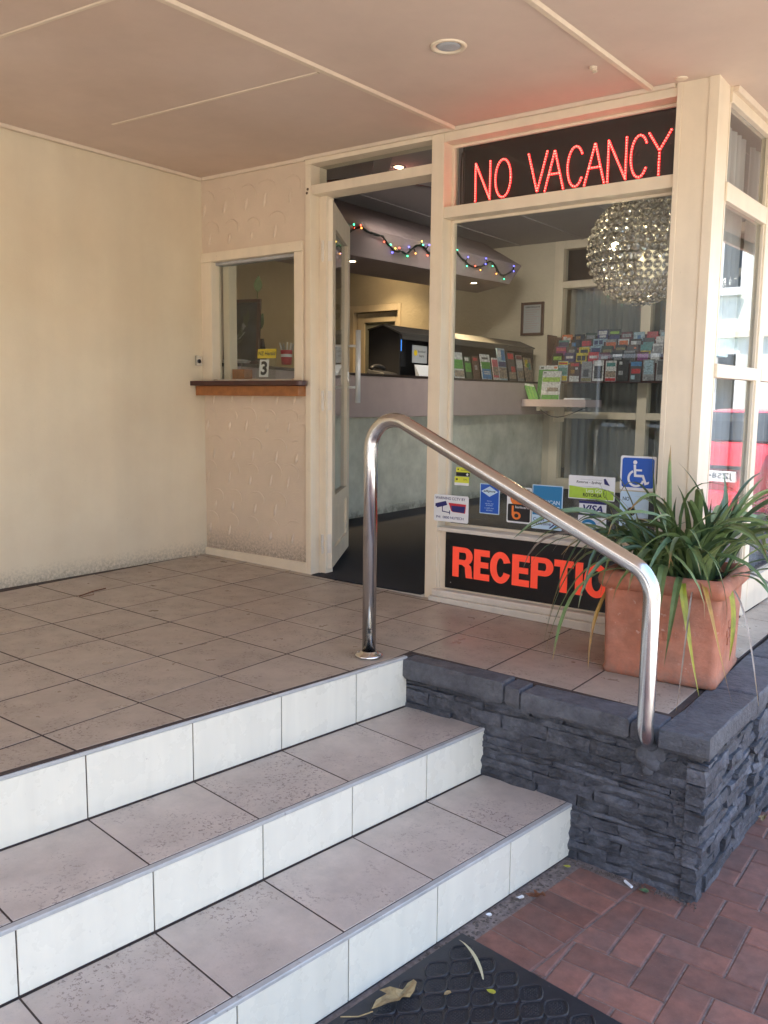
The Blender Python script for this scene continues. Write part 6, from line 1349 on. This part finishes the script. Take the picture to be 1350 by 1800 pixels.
# ================================================================== ACROSS THE YARD (seen mirrored in the side panes)
car = thing('parked_car', 'red hatchback parked beside the building, mirrored in the side window', 'car', (5.0, 8.8, Z3))
CXc, CYr, CZ = 5.02, 7.02, Z3
def cring(y, w, zb_, zw, zr, wr, k=0.0):
    half_ = [(w * 0.86, zb_), (w * 0.98, zb_ + 0.10), (w, (zb_ + zw) * 0.5), (w * 0.97, zw - 0.04), (w * 0.94, zw), (wr * 1.02, (zw + zr) / 2 + 0.06), (wr * 0.92, zr - 0.03), (wr * 0.6, zr), (0.0, zr + 0.012)]
    pts = [(x, z_) for x, z_ in half_] + [(-x, z_) for x, z_ in half_[-2::-1]]
    return [Vector((CXc + x, CYr + y, CZ + z_)) for x, z_ in pts]
rings = [cring(0.03, 0.74, 0.32, 0.60, 0.66, 0.60), cring(0.0, 0.80, 0.24, 0.84, 0.92, 0.70), cring(0.10, 0.835, 0.22, 0.92, 1.02, 0.70), cring(0.30, 0.845, 0.20, 0.93, 1.26, 0.64), cring(0.50, 0.85, 0.20, 0.93, 1.385, 0.62), cring(0.95, 0.855, 0.20, 0.93, 1.43, 0.62), cring(1.6, 0.86, 0.20, 0.92, 1.44, 0.62), cring(2.2, 0.86, 0.20, 0.91, 1.39, 0.60), cring(2.75, 0.85, 0.20, 0.89, 1.06, 0.60), cring(3.0, 0.84, 0.20, 0.86, 0.93, 0.62), cring(3.6, 0.80, 0.22, 0.74, 0.80, 0.60), cring(3.86, 0.66, 0.30, 0.56, 0.62, 0.5)]
n_ = len(rings[0]); vs = [p for r in rings for p in r]
fs = [(i * n_ + k, i * n_ + (k + 1) % n_, (i + 1) * n_ + (k + 1) % n_, (i + 1) * n_ + k) for i in range(len(rings) - 1) for k in range(n_)] + [tuple(range(n_)), tuple(range((len(rings) - 1) * n_, len(rings) * n_))]
MB().add(vs, fs).build('body', mCARD, car, smooth=True)
def lerp(a, b, t): return a + (b - a) * t
# rear window lies on the slope between rings 2 and 4
rw_ = MB()
for (wa, ya, za), (wb, yb_, zb2_) in (((0.585, 0.115, 1.068), (0.545, 0.295, 1.288)), ((0.545, 0.295, 1.288), (0.50, 0.455, 1.392))):
    q = [Vector((CXc - wa, CYr + ya, CZ + za)), Vector((CXc + wa, CYr + ya, CZ + za)), Vector((CXc + wb, CYr + yb_, CZ + zb2_)), Vector((CXc - wb, CYr + yb_, CZ + zb2_))]
    rw_.hexa([v + Vector((0, 0.05, -0.05)) for v in q], [v + Vector((0, -0.008, 0.006)) for v in q])
rw_.build('rear_window', mCARW, car)
for sx in (-1, 1):
    q = [Vector((CXc + sx * 0.822, CYr + 0.62, CZ + 0.96)), Vector((CXc + sx * 0.822, CYr + 2.55, CZ + 0.95)), Vector((CXc + sx * 0.668, CYr + 2.1, CZ + 1.33)), Vector((CXc + sx * 0.668, CYr + 0.72, CZ + 1.35))]
    MB().hexa(q, [v + Vector((sx * 0.012, 0, 0.006)) for v in q]).build('side_window', mCARW, car)
    for y_ in (0.62, 3.12):
        whl = MB().lathe([(0.20, -0.10), (0.29, -0.095), (0.305, -0.06), (0.305, 0.06), (0.29, 0.095), (0.20, 0.10)], (CXc + sx * 0.77, CYr + y_, CZ + 0.305), 28, 'x').build('tyre', mTYRE, car, smooth=True)
        MB().lathe([(0.0, -0.085), (0.06, -0.09), (0.195, -0.075), (0.195, 0.075), (0.06, 0.09), (0.0, 0.085)], (CXc + sx * 0.77, CYr + y_, CZ + 0.305), 20, 'x').build('rim', mCHROME, whl, smooth=True)
    MB().box(CXc + sx * 0.70 - 0.09, CXc + sx * 0.70 + 0.09, CYr - 0.022, CYr + 0.06, CZ + 0.72, CZ + 0.90).build('tail_lamp', pmat('tail lamp', (0.4, 0.01, 0.015), 0.15), car, 0.02)
    MB().obox((CXc + sx * 0.93, CYr + 2.42, CZ + 0.98), (0.08, 0, 0), (0, 0.05, 0), (0, 0, 0.055)).build('mirror', mCARD, car, 0.02)
MB().box(CXc - 0.76, CXc + 0.76, CYr - 0.075, CYr + 0.02, CZ + 0.26, CZ + 0.48).build('bumper', mCARD, car, 0.04)
MB().box(CXc - 0.24, CXc + 0.24, CYr - 0.020, CYr + 0.02, CZ + 0.735, CZ + 0.775).build('grab_trim', mPLAST, car, 0.006)
plate = MB().box(CXc - 0.18, CXc + 0.18, CYr - 0.030, CYr + 0.03, CZ + 0.585, CZ + 0.71).build('number_plate', mWHITE, car, 0.003)
text('JZ584', FY(CYr - 0.031), mINK, plate, CXc - 0.15, CZ + 0.605, CXc + 0.15, CZ + 0.69, 0.0005, 0.01)
MB().tube([(CXc - 0.05, CYr - 0.02, CZ + 1.03), (CXc + 0.22, CYr - 0.03, CZ + 1.10)], 0.008, 6).build('wiper', mPLAST, car)

opp = thing('apartment_building', 'pale green rendered two storey building across the street', 'building', (15, 26, Z3))
MB().box(3.5, 26, 24.0, 34, Z3 - 0.1, 8.2).build('wall', mRENDER, opp); MB().box(3.2, 26.3, 23.7, 34.3, 8.201, 8.5).build('roof', mROOF, opp)
MB().box(3.4, 26.1, 23.85, 23.999, 2.9, 3.1).build('string_course', mTRIM, opp)
for x in (5.0, 7.6, 10.3, 13.2, 16.2, 19.2, 22.2):
    for z0 in (0.6, 4.3):
        f_ = MB().box(x, x + 1.3, 23.93, 24.0, z0, z0 + 1.9).build('window', mWHITE, opp)
        for a in (0.08, 0.69): MB().box(x + a, x + a + 0.53, 23.915, 23.929, z0 + 0.1, z0 + 1.8).build('pane', mCARW, f_)
        MB().box(x - 0.12, x + 1.42, 23.80, 23.9295, z0 - 0.14, z0 - 0.005).build('sill', mWHITE, f_)
MB().tube([(12.0, 23.85, 8.2), (12.0, 23.85, Z3)], 0.06, 10).build('drainpipe', mGREYP, opp); MB().tube([(18.0, 23.85, 8.2), (18.0, 23.85, Z3)], 0.06, 10).build('drainpipe', mGREYP, opp)
MB().box(10.6, 14.5, 23.0, 23.84, 2.3, 2.45).build('porch_roof', pmat('pale blue paint', (0.5, 0.66, 0.74), 0.5), opp, 0.01)
nb_ = thing('added_backdrop_house', 'added brown weatherboard house screening the bright sky mirrored in the front window', 'house', (-4, -15, Z3))  # unseen house added to block the bright reflection in the front glass
MB().box(-22, 7, -22, -14, Z3 - 0.1, 3.6).build('wall', pmat('brown boards', (0.30, 0.28, 0.25), 0.8, var=(3, 0.15)), nb_)
MB().hexa([(-22.4, -22.4, 3.601), (7.4, -22.4, 3.601), (7.4, -13.6, 3.601), (-22.4, -13.6, 3.601)], [(-18, -18.4, 6.0), (3, -18.4, 6.0), (3, -17.6, 6.0), (-18, -17.6, 6.0)]).build('roof', mROOF, nb_)
for x in (-18, -13, -8, -3.5, 1.5): f_ = MB().box(x, x + 1.8, -13.999, -13.93, 0.4, 1.9).build('window', mWHITE, nb_); MB().box(x + 0.08, x + 1.72, -13.929, -13.915, 0.48, 1.82).build('pane', mCARW, f_)
opp2 = thing('shop_building', 'long low cream building facing the forecourt across the street', 'building', (24, 0, Z3))
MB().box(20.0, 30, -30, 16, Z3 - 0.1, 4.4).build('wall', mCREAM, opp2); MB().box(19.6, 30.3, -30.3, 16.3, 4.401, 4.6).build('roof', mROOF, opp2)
for k in range(9):
    y = -27 + k * 4.6
    f_ = MB().box(19.93, 19.999, y, y + 2.2, 0.3, 2.1).build('window', mWHITE, opp2); MB().box(19.915, 19.929, y + 0.08, y + 2.12, 0.38, 2.02).build('pane', mCARW, f_)
